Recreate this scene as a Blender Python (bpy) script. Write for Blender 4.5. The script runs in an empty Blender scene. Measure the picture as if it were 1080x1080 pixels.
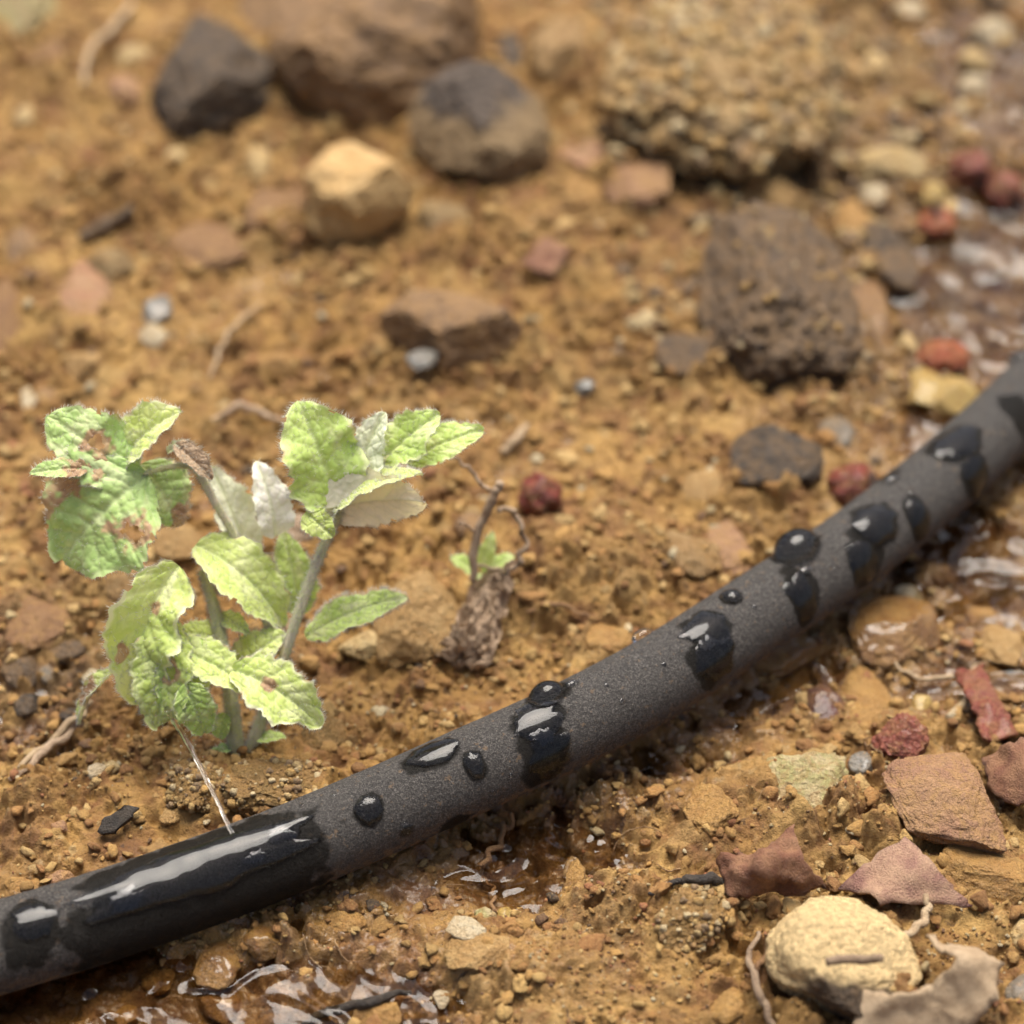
import bpy, bmesh, math, random
import numpy as np
from mathutils import Vector, Matrix

S = 0.001                                    # everything below is written in millimetres
rng = np.random.default_rng(7); random.seed(7)
sc = bpy.context.scene
COL = sc.collection

# ------------------------------------------------------------------ camera maths
PITCH = math.radians(40.0); DIST = 450.0
CAM = np.array([0.0, -DIST*math.cos(PITCH), DIST*math.sin(PITCH)])
FW = np.array([0.0, math.cos(PITCH), -math.sin(PITCH)])
RT = np.array([1.0, 0.0, 0.0]); UP = np.array([0.0, math.sin(PITCH), math.cos(PITCH)])
FPX = 540/math.tan(math.radians(12.0))
def ray(px, py): return FW + RT*((px-540)/FPX) + UP*((540-py)/FPX)
def atz(px, py, z=0.0):
    d = ray(px, py); return CAM + d*((z-CAM[2])/d[2])
def aty(px, py, y):
    d = ray(px, py); return CAM + d*((y-CAM[1])/d[1])
def proj(P):
    q = np.asarray(P) - CAM; w = q @ FW
    return 540 + FPX*(q @ RT)/w, 540 - FPX*(q @ UP)/w, w
def mmpx(P): return proj(P)[2]/FPX
def camvec(a, b, c):                          # right, up, towards the viewer
    v = RT*a + UP*b - FW*c; return v/np.linalg.norm(v)

# ------------------------------------------------------------------ noise
M32 = 0xffffffff
def rnd(ix, iy, iz=0, s=0):
    h = (ix*73856093 ^ iy*19349663 ^ iz*83492791 ^ (s*2654435761 & M32)) & M32
    h = ((h ^ (h >> 15))*2246822519) & M32
    h = ((h ^ (h >> 13))*3266489917) & M32
    h = h ^ (h >> 16)
    return h/4294967296.0
def fade(t): return t*t*t*(t*(t*6-15)+10)
def pn2(x, y, s=0):
    xi = np.floor(x).astype(np.int64); yi = np.floor(y).astype(np.int64)
    xf = x-xi; yf = y-yi; u = fade(xf); v = fade(yf)
    def g(i, j):
        a = rnd(xi+i, yi+j, 0, s)*6.2831853
        return np.cos(a)*(xf-i)+np.sin(a)*(yf-j)
    return ((g(0,0)*(1-u)+g(1,0)*u)*(1-v)+(g(0,1)*(1-u)+g(1,1)*u)*v)*1.5
def fbm2(x, y, o=4, s=0, gain=.5):
    r = 0; a = 1; f = 1
    for k in range(o):
        r = r + a*pn2(x*f+17.3*k, y*f-9.1*k, s+k); a *= gain; f *= 2.03
    return r
def pn3(p, s=0):
    i = np.floor(p).astype(np.int64); f = p-i; w = fade(f); r = 0
    for a in (0, 1):
        for b in (0, 1):
            for c in (0, 1):
                ix, iy, iz = i[:,0]+a, i[:,1]+b, i[:,2]+c
                gx = rnd(ix,iy,iz,s)*2-1; gy = rnd(ix,iy,iz,s+71)*2-1; gz = rnd(ix,iy,iz,s+143)*2-1
                d = gx*(f[:,0]-a)+gy*(f[:,1]-b)+gz*(f[:,2]-c)
                r = r + d*(w[:,0] if a else 1-w[:,0])*(w[:,1] if b else 1-w[:,1])*(w[:,2] if c else 1-w[:,2])
    return r*1.5
def fbm3(p, o=3, s=0, gain=.5):
    r = 0; a = 1; f = 1
    for k in range(o):
        r = r + a*pn3(p*f+k*5.7, s+k*3); a *= gain; f *= 2.1
    return r
def smooth(a, b, x):
    t = np.clip((x-a)/(b-a), 0, 1); return t*t*(3-2*t)

# ------------------------------------------------------------------ hose centre line
def catmull(P, n):
    P = np.array(P, float); P = np.vstack([2*P[0]-P[1], P, 2*P[-1]-P[-2]]); out = []
    for i in range(1, len(P)-2):
        t = np.linspace(0, 1, n, endpoint=False)[:, None]
        a, b, c, d = P[i-1], P[i], P[i+1], P[i+2]
        out.append(.5*((2*b)+(-a+c)*t+(2*a-5*b+4*c-d)*t*t+(-a+3*b-3*c+d)*t**3))
    out.append(P[-2][None]); return np.vstack(out)
HR = 7.0
hose_px = [(-60,1016,5.2),(0,999,5.2),(100,969,5.4),(200,935,5.8),(300,898,6.5),(400,856,8),(500,811,10),(600,765,11.3),
           (700,711,11.8),(800,646,11.2),(900,579,10.2),(1000,499,8.8),(1080,424,7.8),(1150,350,7.5)]
hp = [atz(x, y, z) for x, y, z in hose_px]
d0 = hp[0]-hp[1]; d0[2] = 0; d0 /= np.linalg.norm(d0); d1 = hp[-1]-hp[-2]; d1[2] = 0; d1 /= np.linalg.norm(d1)
hp = [hp[0]+d0*700+np.array([0,40,0]), hp[0]+d0*300+np.array([0,8,0]), hp[0]+d0*90] + hp + [hp[-1]+d1*60, hp[-1]+d1*260+np.array([20,0,0]), hp[-1]+d1*700+np.array([120,0,0])]
HC = catmull(hp, 60)
_seg = np.r_[0, np.cumsum(np.linalg.norm(np.diff(HC, axis=0), axis=1))]
_ss = [0.0]
mid_x = np.interp(np.arange(0, _seg[-1], 1.0), _seg, HC[:,0])
while _ss[-1] < _seg[-1]:
    x = np.interp(_ss[-1], _seg, HC[:,0]); _ss.append(_ss[-1] + (.4 if -125 < x < 125 else 3.0))
HS = np.array(_ss[:-1])
HC = np.stack([np.interp(HS, _seg, HC[:,k]) for k in range(3)], 1)
for _ in range(3): HC[1:-1] = .25*HC[:-2]+.5*HC[1:-1]+.25*HC[2:]
_coarse = HC[::6]
def hose_dist(x, y):
    """horizontal distance to the hose and signed side (+ behind, - in front)"""
    cx = np.interp(x, _coarse[:,0], _coarse[:,1])      # y of hose at x (hose runs left to right)
    sl = np.interp(x, _coarse[:,0], np.gradient(_coarse[:,1], _coarse[:,0]))
    return (y-cx)/np.sqrt(1+sl*sl)

# ------------------------------------------------------------------ ground height
basins = [  # px, py, rx, ry (mm), depth : where water stands
    (1050,330,23,32,9.0),(985,430,12,10,4.2),(1010,300,16,16,4.0),(1060,130,18,30,4.5),(1060,20,25,20,4.5),(1050,600,17,12,4.0),(1075,690,10,10,3.5),
    (60,1085,38,9,4.6),(190,1042,30,10,4.1),(330,1040,24,9,3.9),(1078,220,16,14,5),(1010,560,12,8,3.4),(545,935,7,5,4.0),(960,720,14,8,3.2),(600,900,14,5,3.2),(715,800,14,5,3.2),(790,735,8,6,3.0),(640,880,10,6,3.0)]
BAS = [(atz(px,py,0)[0], atz(px,py,0)[1], rx, ry, d) for px,py,rx,ry,d in basins]
mounds = [(740,90,26,30,12),(640,640,14,10,3.5),(330,840,16,7,4.5),(560,600,20,14,2.5),(600,1040,22,7,3),(450,1000,20,6,2.2),(60,830,22,8,2.5),(880,880,14,7,2.5),(700,980,16,8,3),(60,150,25,30,4),(520,300,30,20,3)]
MOU = [(atz(px,py,0)[0], atz(px,py,0)[1], rx, ry, d) for px,py,rx,ry,d in mounds]
def Hbase(x, y):
    h = 2.6*fbm2(x/62, y/62, 2, 3) + 1.6*fbm2(x/23, y/23, 2, 9) + .9
    far = smooth(260, 900, np.hypot(x, y)); h = h + far*14*fbm2(x/420, y/420, 3, 21)
    for bx, by, rx, ry, d in BAS:
        w = 1+.35*pn2(x/7, y/7, 33)
        h = h - d*np.exp(-(((x-bx)/rx)**2+((y-by)/ry)**2)*w)
    for bx, by, rx, ry, d in MOU:
        h = h + d*np.exp(-(((x-bx)/rx)**2+((y-by)/ry)**2))
    hd = hose_dist(x, y)
    near = smooth(330, 150, np.abs(x))*(.12+.88*smooth(-28, -4, x)*smooth(85, 62, x))
    h = h - near*1.9*np.exp(-((hd+6)/7.0)**2)
    return h
def bumps(x, y, c, dens, hs, s, squash=.35):
    gx = x/c; gy = y/c; ix = np.floor(gx).astype(np.int64); iy = np.floor(gy).astype(np.int64)
    best = np.zeros_like(x); idv = np.full_like(x, .5)
    for i in (-1, 0, 1):
        for j in (-1, 0, 1):
            a = ix+i; b = iy+j
            on = rnd(a, b, 1, s) < dens
            cx = a+rnd(a,b,2,s); cy = b+rnd(a,b,3,s)
            r = .18+.5*rnd(a,b,4,s)**2.0
            an = rnd(a,b,5,s)*3.14; e = 1-squash*rnd(a,b,6,s)
            dx = gx-cx; dy = gy-cy; ca = np.cos(an); sa = np.sin(an)
            u = (dx*ca+dy*sa)/r; v = (-dx*sa+dy*ca)/(r*e)
            q = np.maximum(0, 1-(np.abs(u)**2.2+np.abs(v)**2.2))
            h = np.where(on, r*c*hs*(.6+.8*rnd(a,b,7,s))*q**.6, 0)
            m = h > best; best = np.where(m, h, best); idv = np.where(m, rnd(a,b,8,s), idv)
    return best, idv
def worley2(x, y, s):
    '''distance gap between the two nearest cell centres'''
    ix = np.floor(x).astype(np.int64); iy = np.floor(y).astype(np.int64)
    a1 = np.full(x.shape, 9.0); a2 = np.full(x.shape, 9.0)
    for i in (-1, 0, 1):
        for j in (-1, 0, 1):
            d = np.hypot(x-(ix+i+.15+.7*rnd(ix+i, iy+j, 1, s)), y-(iy+j+.15+.7*rnd(ix+i, iy+j, 2, s)))
            a2 = np.where(d < a1, a1, np.minimum(a2, d)); a1 = np.minimum(a1, d)
    return a2-a1
def H(x, y, full=False):
    x = np.atleast_1d(np.asarray(x, float)); y = np.atleast_1d(np.asarray(y, float))
    b = Hbase(x, y)
    wx = x+1.3*pn2(x/3.1, y/3.1, 51)+.35*pn2(x/1.1, y/1.1, 52); wy = y+1.3*pn2(x/3.1, y/3.1, 53)+.35*pn2(x/1.1, y/1.1, 54)
    rough = .52+.7*smooth(-.25, .4, pn2(x/30, y/30, 60))
    rough = rough*(1-.55*smooth(30, 0, np.hypot((x+70)/1.8, (y+108)/.5)))       # smoother wet mud low on the left
    h1, i1 = bumps(wx, wy, 13.0, .5, .55, 5)
    h2, i2 = bumps(wx, wy, 6.0, .6, .6, 6)
    h3, i3 = bumps(wx, wy, 2.9, .72, .62, 7)
    h4, i4 = bumps(wx, wy, 1.5, .75, .6, 8)
    rid = 1-np.abs(fbm2(x/8.5, y/8.5, 4, 71, .55))*1.7
    fine = fbm2(x/2.3, y/2.3, 4, 81, .62)
    pit = -2.2*smooth(.34, .75, fbm2(x/5.2, y/5.2, 3, 91))
    lump = np.maximum(np.maximum(h1, h2*1.0+.35*h1), h3+.3*h1+.3*h2)
    h = b + rough*(.9*lump + .6*h4 + 1.3*(rid-.5) + .62*fine + pit)-.6
    hd = hose_dist(x, y)
    lim = 4.0
    under = np.exp(-(hd/7.5)**2)*(np.abs(x) < 400)
    h = np.where(h > lim, h-(h-lim)*under, h)
    for cx, cy, ca, cb, cc in COLLAR:
        m = (np.abs(x-cx) < ca*2.2) & (np.abs(y-cy) < cb*2.2)
        if m.any():
            r = np.hypot((x[m]-cx)/ca, (y[m]-cy)/cb)+.22*pn2(x[m]/3.3, y[m]/3.3, 44)
            h[m] = h[m]+1.0*cc*np.exp(-((r-.95)/.30)**2)
    if not full: return h
    tone = np.where(h2 > h1, i2, i1); tone = np.where(h3 > .5, .5*tone+.5*i3, tone)
    top = np.clip(lump/2.2, 0, 1)
    return h, tone, i4, top
def Hs(x, y):
    return float(np.mean(H(np.array([x, x+2, x-2, x, x]), np.array([y, y, y, y+2, y-2]))))
def ground(px, py, dz=0.0):
    z = 0.0
    for _ in range(5):
        P = atz(px, py, z); z = .4*z+.6*(Hs(P[0], P[1])+dz)
    return atz(px, py, z)
WATER_Z = -2.3
COLLAR = []

# ------------------------------------------------------------------ object helpers
def props(o, label=None, cat=None, group=None, kind=None):
    if label: o['label'] = label
    if cat: o['category'] = cat
    if group: o['group'] = group
    if kind: o['kind'] = kind
    return o
def build(name, V, F, mats, parent=None, origin=None, smoothed=True, attrs=None, midx=None):
    """V in mm (world); F int array (n,3)/(n,4) or list of those; one mesh object"""
    V = np.asarray(V, float)
    if origin is None:
        origin = np.array(parent['_o']) if (parent is not None and '_o' in parent) else np.array([V[:,0].mean(), V[:,1].mean(), V[:,2].min()])
    Fs = F if isinstance(F, list) else [F]
    loops = np.concatenate([f.reshape(-1) for f in Fs]).astype(np.int32)
    sizes = np.concatenate([np.full(len(f), f.shape[1]) for f in Fs]).astype(np.int32)
    starts = np.r_[0, np.cumsum(sizes)[:-1]].astype(np.int32)
    me = bpy.data.meshes.new(name)
    me.vertices.add(len(V)); me.vertices.foreach_set('co', ((V-origin)*S).astype(np.float32).ravel())
    me.loops.add(len(loops)); me.loops.foreach_set('vertex_index', loops)
    me.polygons.add(len(sizes)); me.polygons.foreach_set('loop_start', starts); me.polygons.foreach_set('loop_total', sizes)
    me.polygons.foreach_set('use_smooth', np.full(len(sizes), smoothed))
    for m in (mats if isinstance(mats, (list, tuple)) else [mats]): me.materials.append(m)
    if midx is not None: me.polygons.foreach_set('material_index', np.asarray(midx, np.int32))
    for k, a in (attrs or {}).items():
        a = np.asarray(a, np.float32)
        if a.ndim == 1: me.attributes.new(k, 'FLOAT', 'POINT').data.foreach_set('value', a)
        else:
            c4 = np.ones((len(V), 4), np.float32); c4[:, :3] = a
            me.attributes.new(k, 'FLOAT_COLOR', 'POINT').data.foreach_set('color', c4.ravel())
    me.update(calc_edges=True); me.validate()
    o = bpy.data.objects.new(name, me); COL.objects.link(o)
    if parent is not None:
        o.parent = parent; o.location = (0, 0, 0)
        po = np.array(parent['_o']); o.location = tuple((origin-po)*S)
    else: o.location = tuple(origin*S)
    o['_o'] = [float(q) for q in origin]
    return o
def empty(name, P, **k):
    o = bpy.data.objects.new(name, None); COL.objects.link(o); o.location = tuple(np.array(P)*S)
    o.empty_display_size = .005; o['_o'] = [float(q) for q in P]
    return props(o, **k)
def quads(nu, nv, wrap=False):
    i = np.arange(nu-1)[:, None]; j = np.arange(nv if wrap else nv-1)[None]
    j2 = (j+1) % nv
    return np.stack([i*nv+j, i*nv+j2, (i+1)*nv+j2, (i+1)*nv+j], -1).reshape(-1, 4)
_ico = {}
def ico(n):
    if n not in _ico:
        bm = bmesh.new(); bmesh.ops.create_icosphere(bm, subdivisions=n, radius=1)
        _ico[n] = (np.array([v.co[:] for v in bm.verts]), np.array([[v.index for v in f.verts] for f in bm.faces])); bm.free()
    return _ico[n]

# ------------------------------------------------------------------ materials
class NT:
    def __init__(s, name):
        s.m = bpy.data.materials.new(name); s.m.use_nodes = True; s.t = s.m.node_tree; s.t.nodes.clear()
        s.out = s.n('ShaderNodeOutputMaterial')
    def n(s, t, **k):
        d = s.t.nodes.new(t)
        for a, v in k.items(): setattr(d, a, v)
        return d
    def l(s, a, b): s.t.links.new(a, b)
    def set(s, sock, v):
        if isinstance(v, bpy.types.NodeSocket): s.l(v, sock)
        elif isinstance(v, (tuple, list)) and len(v) == 3 and sock.type == 'RGBA': sock.default_value = (*v, 1)
        else: sock.default_value = v
    def coord(s, rand=False):
        tc = s.n('ShaderNodeTexCoord'); v = s.n('ShaderNodeVectorMath', operation='SCALE'); s.l(tc.outputs['Object'], v.inputs[0]); v.inputs['Scale'].default_value = 1000
        if not rand: return v.outputs[0]
        oi = s.n('ShaderNodeObjectInfo'); a = s.n('ShaderNodeVectorMath', operation='ADD'); m = s.math('MULTIPLY', oi.outputs['Random'], 300.0)
        s.l(v.outputs[0], a.inputs[0]); s.l(m, a.inputs[1]); return a.outputs[0]
    def noise(s, vec, scale, detail=4, rough=.55, dist=0.0):
        d = s.n('ShaderNodeTexNoise'); s.l(vec, d.inputs['Vector']); d.inputs['Scale'].default_value = scale
        d.inputs['Detail'].default_value = detail; d.inputs['Roughness'].default_value = rough; d.inputs['Distortion'].default_value = dist
        return d.outputs['Fac']
    def vor(s, vec, scale, feat='F1', out='Distance'):
        d = s.n('ShaderNodeTexVoronoi', feature=feat); s.l(vec, d.inputs['Vector']); d.inputs['Scale'].default_value = scale
        return d.outputs[out]
    def math(s, op, a, b=0.0, c=None, clamp=False):
        d = s.n('ShaderNodeMath', operation=op); d.use_clamp = clamp; s.set(d.inputs[0], a); s.set(d.inputs[1], b)
        if c is not None: s.set(d.inputs[2], c)
        return d.outputs[0]
    def ramp(s, f, lo, hi):
        d = s.n('ShaderNodeMapRange'); d.interpolation_type = 'SMOOTHSTEP'; s.l(f, d.inputs[0]); d.inputs[1].default_value = lo; d.inputs[2].default_value = hi
        return d.outputs[0]
    def mix(s, f, a, b, mode='MIX'):
        d = s.n('ShaderNodeMix', data_type='RGBA', blend_type=mode); s.set(d.inputs[0], f); s.set(d.inputs[6], a); s.set(d.inputs[7], b)
        return d.outputs[2]
    def attr(s, name, out='Fac'):
        return s.n('ShaderNodeAttribute', attribute_name=name).outputs[out]
    def bump(s, h, dist, strength=1.0, prev=None):
        d = s.n('ShaderNodeBump'); s.l(h, d.inputs['Height']); d.inputs['Distance'].default_value = dist*S; d.inputs['Strength'].default_value = strength
        if prev is not None: s.l(prev, d.inputs['Normal'])
        return d.outputs[0]
    def prin(s, **k):
        d = s.n('ShaderNodeBsdfPrincipled')
        for a, v in k.items(): s.set(d.inputs[a.replace('_', ' ')], v)
        return d
    def done(s, sh): s.l(sh, s.out.inputs['Surface']); return s.m

def mat_ground():
    t = NT('wet_soil'); c = t.coord()
    tone = t.attr('tone'); t4 = t.attr('grain'); wet = t.attr('wet'); grey = t.attr('grey')
    n1 = t.noise(c, .028, 4, .6, .4); n2 = t.noise(c, .16, 5, .6); n3 = t.noise(c, .9, 5, .65); n4 = t.noise(c, 3.4, 4, .68)
    col = t.mix(t.ramp(n1, .36, .64), (.56,.335,.105), (.68,.450,.170))
    col = t.mix(t.ramp(n2, .42, .70), col, (.34,.165,.058))
    col = t.mix(t.math('MULTIPLY', t.ramp(tone, .62, .95), .5), col, (.66,.46,.21))
    col = t.mix(t.math('MULTIPLY', t.ramp(tone, .30, .05), .5), col, (.27,.125,.052))
    col = t.mix(t.math('MULTIPLY', t.ramp(t4, .75, 1.0), .65), col, (.62,.46,.24))
    col = t.mix(t.math('MULTIPLY', t.ramp(t4, .12, .0), .7), col, (.12,.06,.032))
    col = t.mix(t.math('MULTIPLY', t.ramp(n3, .55, .8), .4), col, (.46,.22,.085))
    col = t.mix(t.math('MULTIPLY', t.ramp(n3, .42, .22), .5), col, (.60,.40,.18))
    col = t.mix(t.math('MULTIPLY', t.ramp(n4, .55, .75), .28), col, (.18,.09,.042))
    col = t.mix(t.math('MULTIPLY', grey, .6), col, (.20,.145,.095))
    damp = t.math('MULTIPLY', t.ramp(t.noise(c, .07, 4, .6), .40, .60), .75)
    w = t.math('MAXIMUM', wet, damp)
    col = t.mix(w, col, t.mix(1.0, col, (.62,.56,.50), 'MULTIPLY'))
    col = t.mix(1.0, col, (.76,.70,.565), 'MULTIPLY')
    rough = t.math('SUBTRACT', .82, t.math('MULTIPLY', t.math('MULTIPLY', wet, t.ramp(n2, .62, .4)), .62))
    b = t.bump(n4, .8, .9); b = t.bump(n3, 1.4, .8, b)
    cw = t.math('MULTIPLY', wet, t.ramp(t.noise(c, .22, 4, .6), .40, .55))
    cb = t.bump(n3, .35, .6)
    return t.done(t.prin(Base_Color=col, Roughness=rough, Normal=b, Coat_Weight=cw, Coat_Roughness=.10, Coat_IOR=1.4, Coat_Normal=cb).outputs[0])
def mat_crumb():
    t = NT('soil_crumbs'); c = t.coord()
    col = t.attr('col', 'Color'); n = t.noise(c, 1.7, 5, .65)
    col = t.mix(t.math('MULTIPLY', t.ramp(n, .45, .7), .5), col, (.22,.10,.04))
    n5 = t.noise(c, 3.2, 4, .7); b = t.bump(n5, .8, .9); col = t.mix(t.math('MULTIPLY', t.ramp(n5, .5, .36), .5), col, (.56,.40,.19))
    col = t.mix(1.0, col, (.74,.68,.54), 'MULTIPLY')
    return t.done(t.prin(Base_Color=col, Roughness=.8, Normal=b).outputs[0])
def mat_stone(name, a, b_, c_, rough=.6, sc_=.25, dirt=.45, coat=0.0, grain=1.0, bumpy=1.0):
    t = NT(name); c = t.coord(True)
    n1 = t.noise(c, sc_, 4, .6, .6); n2 = t.noise(c, sc_*4.5, 5, .65); n3 = t.noise(c, 3.2*grain, 4, .6)
    col = t.mix(t.ramp(n1, .38, .62), a, b_)
    col = t.mix(t.math('MULTIPLY', t.ramp(n2, .52, .72), .75), col, c_)
    col = t.mix(t.math('MULTIPLY', t.ramp(n3, .56, .75), .45), col, t.mix(1.0, col, (.5,.46,.43), 'MULTIPLY'))
    col = t.mix(t.math('MULTIPLY', t.ramp(n3, .42, .28), .35), col, t.mix(.5, col, (.8,.7,.52)))
    nd = t.noise(c, .42, 6, .75, .8)
    col = t.mix(t.math('MULTIPLY', t.ramp(nd, .46, .58), min(1, dirt*1.5)), col, (.44,.27,.10))
    v = t.vor(c, 1.1*grain)
    bb = t.bump(n3, .8*bumpy, .9); bb = t.bump(n2, 1.5*bumpy, .9, bb); bb = t.bump(v, .35*bumpy, .35, bb)
    col = t.mix(1.0, col, (.82,.74,.60), 'MULTIPLY')
    r = t.math('ADD', t.math('MULTIPLY', n2, .3), rough-.15)
    return t.done(t.prin(Base_Color=col, Roughness=r, Normal=bb, Coat_Weight=coat, Coat_Roughness=.12).outputs[0])
MS = {
 'tan':   mat_stone('tan_stone', (.58,.40,.18), (.50,.32,.125), (.66,.50,.28)),
 'tanlight': mat_stone('light_tan_stone', (.72,.52,.26), (.62,.42,.18), (.78,.62,.36), dirt=.2, bumpy=.6),
 'tan2':  mat_stone('dusty_tan_stone', (.50,.35,.17), (.44,.28,.12), (.58,.44,.25), dirt=.6, bumpy=1.4),
 'cream': mat_stone('cream_stone', (.74,.60,.34), (.66,.49,.23), (.78,.68,.48), dirt=.35),
 'dark':  mat_stone('charcoal_stone', (.070,.056,.046), (.115,.086,.064), (.045,.038,.032), dirt=.2, bumpy=1.4),
 'dark2': mat_stone('dark_brown_stone', (.150,.108,.075), (.22,.150,.092), (.085,.066,.055), dirt=.25, bumpy=1.6),
 'brown': mat_stone('brown_stone', (.23,.145,.08), (.31,.19,.09), (.13,.085,.055), dirt=.35, sc_=.1),
 'rbrown':mat_stone('reddish_brown_stone', (.30,.165,.080), (.36,.21,.095), (.20,.105,.06), dirt=.4),
 'ochre': mat_stone('ochre_stone', (.54,.33,.105), (.46,.26,.08), (.62,.43,.18), dirt=.4),
 'wet_ochre': mat_stone('wet_ochre_stone', (.38,.21,.05), (.27,.13,.035), (.46,.29,.09), rough=.35, dirt=.3, coat=.6),
 'red':   mat_stone('red_stone', (.34,.085,.055), (.27,.065,.045), (.44,.19,.12), rough=.55, dirt=.25, coat=.15),
 'dred':  mat_stone('dark_red_stone', (.13,.030,.022), (.09,.030,.022), (.20,.06,.04), rough=.45, dirt=.2, coat=.3),
 'pink':  mat_stone('pink_stone', (.50,.27,.175), (.52,.34,.22), (.42,.21,.13), dirt=.35),
 'mauve': mat_stone('mauve_brown_stone', (.36,.20,.125), (.42,.255,.14), (.27,.15,.10), dirt=.4, sc_=.12),
 'white': mat_stone('white_stone', (.72,.66,.52), (.66,.56,.40), (.78,.74,.64), dirt=.15),
 'grey':  mat_stone('grey_stone', (.24,.22,.20), (.30,.27,.23), (.17,.16,.155), dirt=.3, rough=.5, coat=.15),
 'bgrey': mat_stone('blue_grey_stone', (.22,.235,.25), (.33,.34,.35), (.13,.14,.15), dirt=.15, rough=.4, coat=.4),
 'yellow':mat_stone('pale_yellow_stone', (.66,.50,.17), (.60,.42,.12), (.72,.62,.36), dirt=.2, coat=.3, rough=.45),
 'lichen':mat_stone('lichened_stone', (.70,.62,.40), (.52,.52,.24), (.74,.64,.48), dirt=.35, sc_=.4),
 'moss':  mat_stone('mossy_clod', (.38,.235,.075), (.29,.19,.06), (.46,.30,.11), dirt=.5, bumpy=1.6),
 'olive': mat_stone('olive_stone', (.36,.265,.125), (.31,.22,.105), (.43,.33,.17), dirt=.4),
 'clod':  mat_stone('pale_soil_clod', (.60,.44,.23), (.52,.36,.17), (.68,.54,.32), dirt=.35, bumpy=1.6, sc_=.3),
 'creamdark': mat_stone('cream_rock_with_dark_patches', (.60,.45,.20), (.54,.38,.16), (.66,.55,.32), dirt=.2, sc_=.2, bumpy=1.3),
}
def mat_stain(name, base, dark, axis, lo, hi, soil=.3):
    '''base rock with a naturally dark crust on one side of the stone itself'''
    t = NT(name); c = t.coord(); sx = t.n('ShaderNodeSeparateXYZ'); t.l(c, sx.inputs[0])
    n = t.noise(c, .16, 5, .65); n2 = t.noise(c, .9, 5, .65); n3 = t.noise(c, 3.2, 4, .65)
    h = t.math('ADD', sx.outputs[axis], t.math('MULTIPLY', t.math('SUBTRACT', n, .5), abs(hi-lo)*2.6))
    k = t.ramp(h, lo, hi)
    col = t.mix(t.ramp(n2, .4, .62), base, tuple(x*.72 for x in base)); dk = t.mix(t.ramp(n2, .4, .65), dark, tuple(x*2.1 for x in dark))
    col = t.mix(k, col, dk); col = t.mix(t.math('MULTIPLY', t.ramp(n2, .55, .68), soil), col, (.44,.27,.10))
    col = t.mix(1.0, col, (.82,.74,.64), 'MULTIPLY'); bb = t.bump(n3, .8, .9); bb = t.bump(n2, 1.8, .9, bb)
    return t.done(t.prin(Base_Color=col, Roughness=.7, Normal=bb).outputs[0])
MS['rimrock'] = mat_stain('rock_with_dark_top', (.40,.29,.15), (.085,.068,.056), 2, 24, 27)
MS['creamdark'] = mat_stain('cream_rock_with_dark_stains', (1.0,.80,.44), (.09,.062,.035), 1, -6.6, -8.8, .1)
MS['bigbrown'] = mat_stain('brown_boulder_crust', (.42,.29,.14), (.12,.082,.052), 1, -11, -15, .3)
def mat_water(name='clear_water', tint=(.97,.98,1.0), bumpd=0.0):
    t = NT(name); p = t.prin(Base_Color=tint, Roughness=.0, Transmission_Weight=1.0, IOR=1.333)
    if bumpd:
        c = t.coord(); t.set(p.inputs['Normal'], t.bump(t.noise(c, .11, 3, .5), bumpd, 1.0))
    return t.done(p.outputs[0])
def mat_hose():
    t = NT('dusty_black_rubber'); c = t.coord(); wet = t.attr('wet')
    n = t.noise(c, 1.9, 4, .75); n0 = t.noise(c, .16, 4, .6); n2 = t.noise(c, 5.0, 3, .7)
    g = t.math('MULTIPLY', t.ramp(n2, .40, .68), t.ramp(n, .30, .62))
    col = t.mix(g, (.030,.026,.023), (.275,.248,.216))
    col = t.mix(t.math('MULTIPLY', t.ramp(n0, .45, .68), .35), col, (.085,.076,.066))
    sp = t.ramp(t.noise(c, 5.2, 2, .5), .69, .76)
    col = t.mix(t.math('MULTIPLY', sp, .7), col, (.42,.34,.25))
    mud = t.math('MULTIPLY', t.attr('mud'), t.ramp(t.noise(c, .5, 5, .7), .40, .62))
    col = t.mix(mud, col, (.34,.19,.075)); spl = t.ramp(t.noise(c, .75, 5, .7), .60, .66); col = t.mix(t.math('MULTIPLY', spl, .55), col, (.30,.19,.10))
    col = t.mix(wet, col, t.mix(.14, (.0085,.0075,.0055), col))
    col = t.mix(t.math('MULTIPLY', t.math('MULTIPLY', wet, sp), .5), col, (.12,.08,.03))
    r = t.math('SUBTRACT', .82, t.math('MULTIPLY', wet, .45))
    b = t.bump(n2, .75, 1.0); b = t.bump(n, 1.1, 1.0, b)
    return t.done(t.prin(Base_Color=col, Roughness=r, Normal=b, Specular_IOR_Level=t.math('SUBTRACT', .5, t.math('MULTIPLY', wet, .36))).outputs[0])
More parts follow.
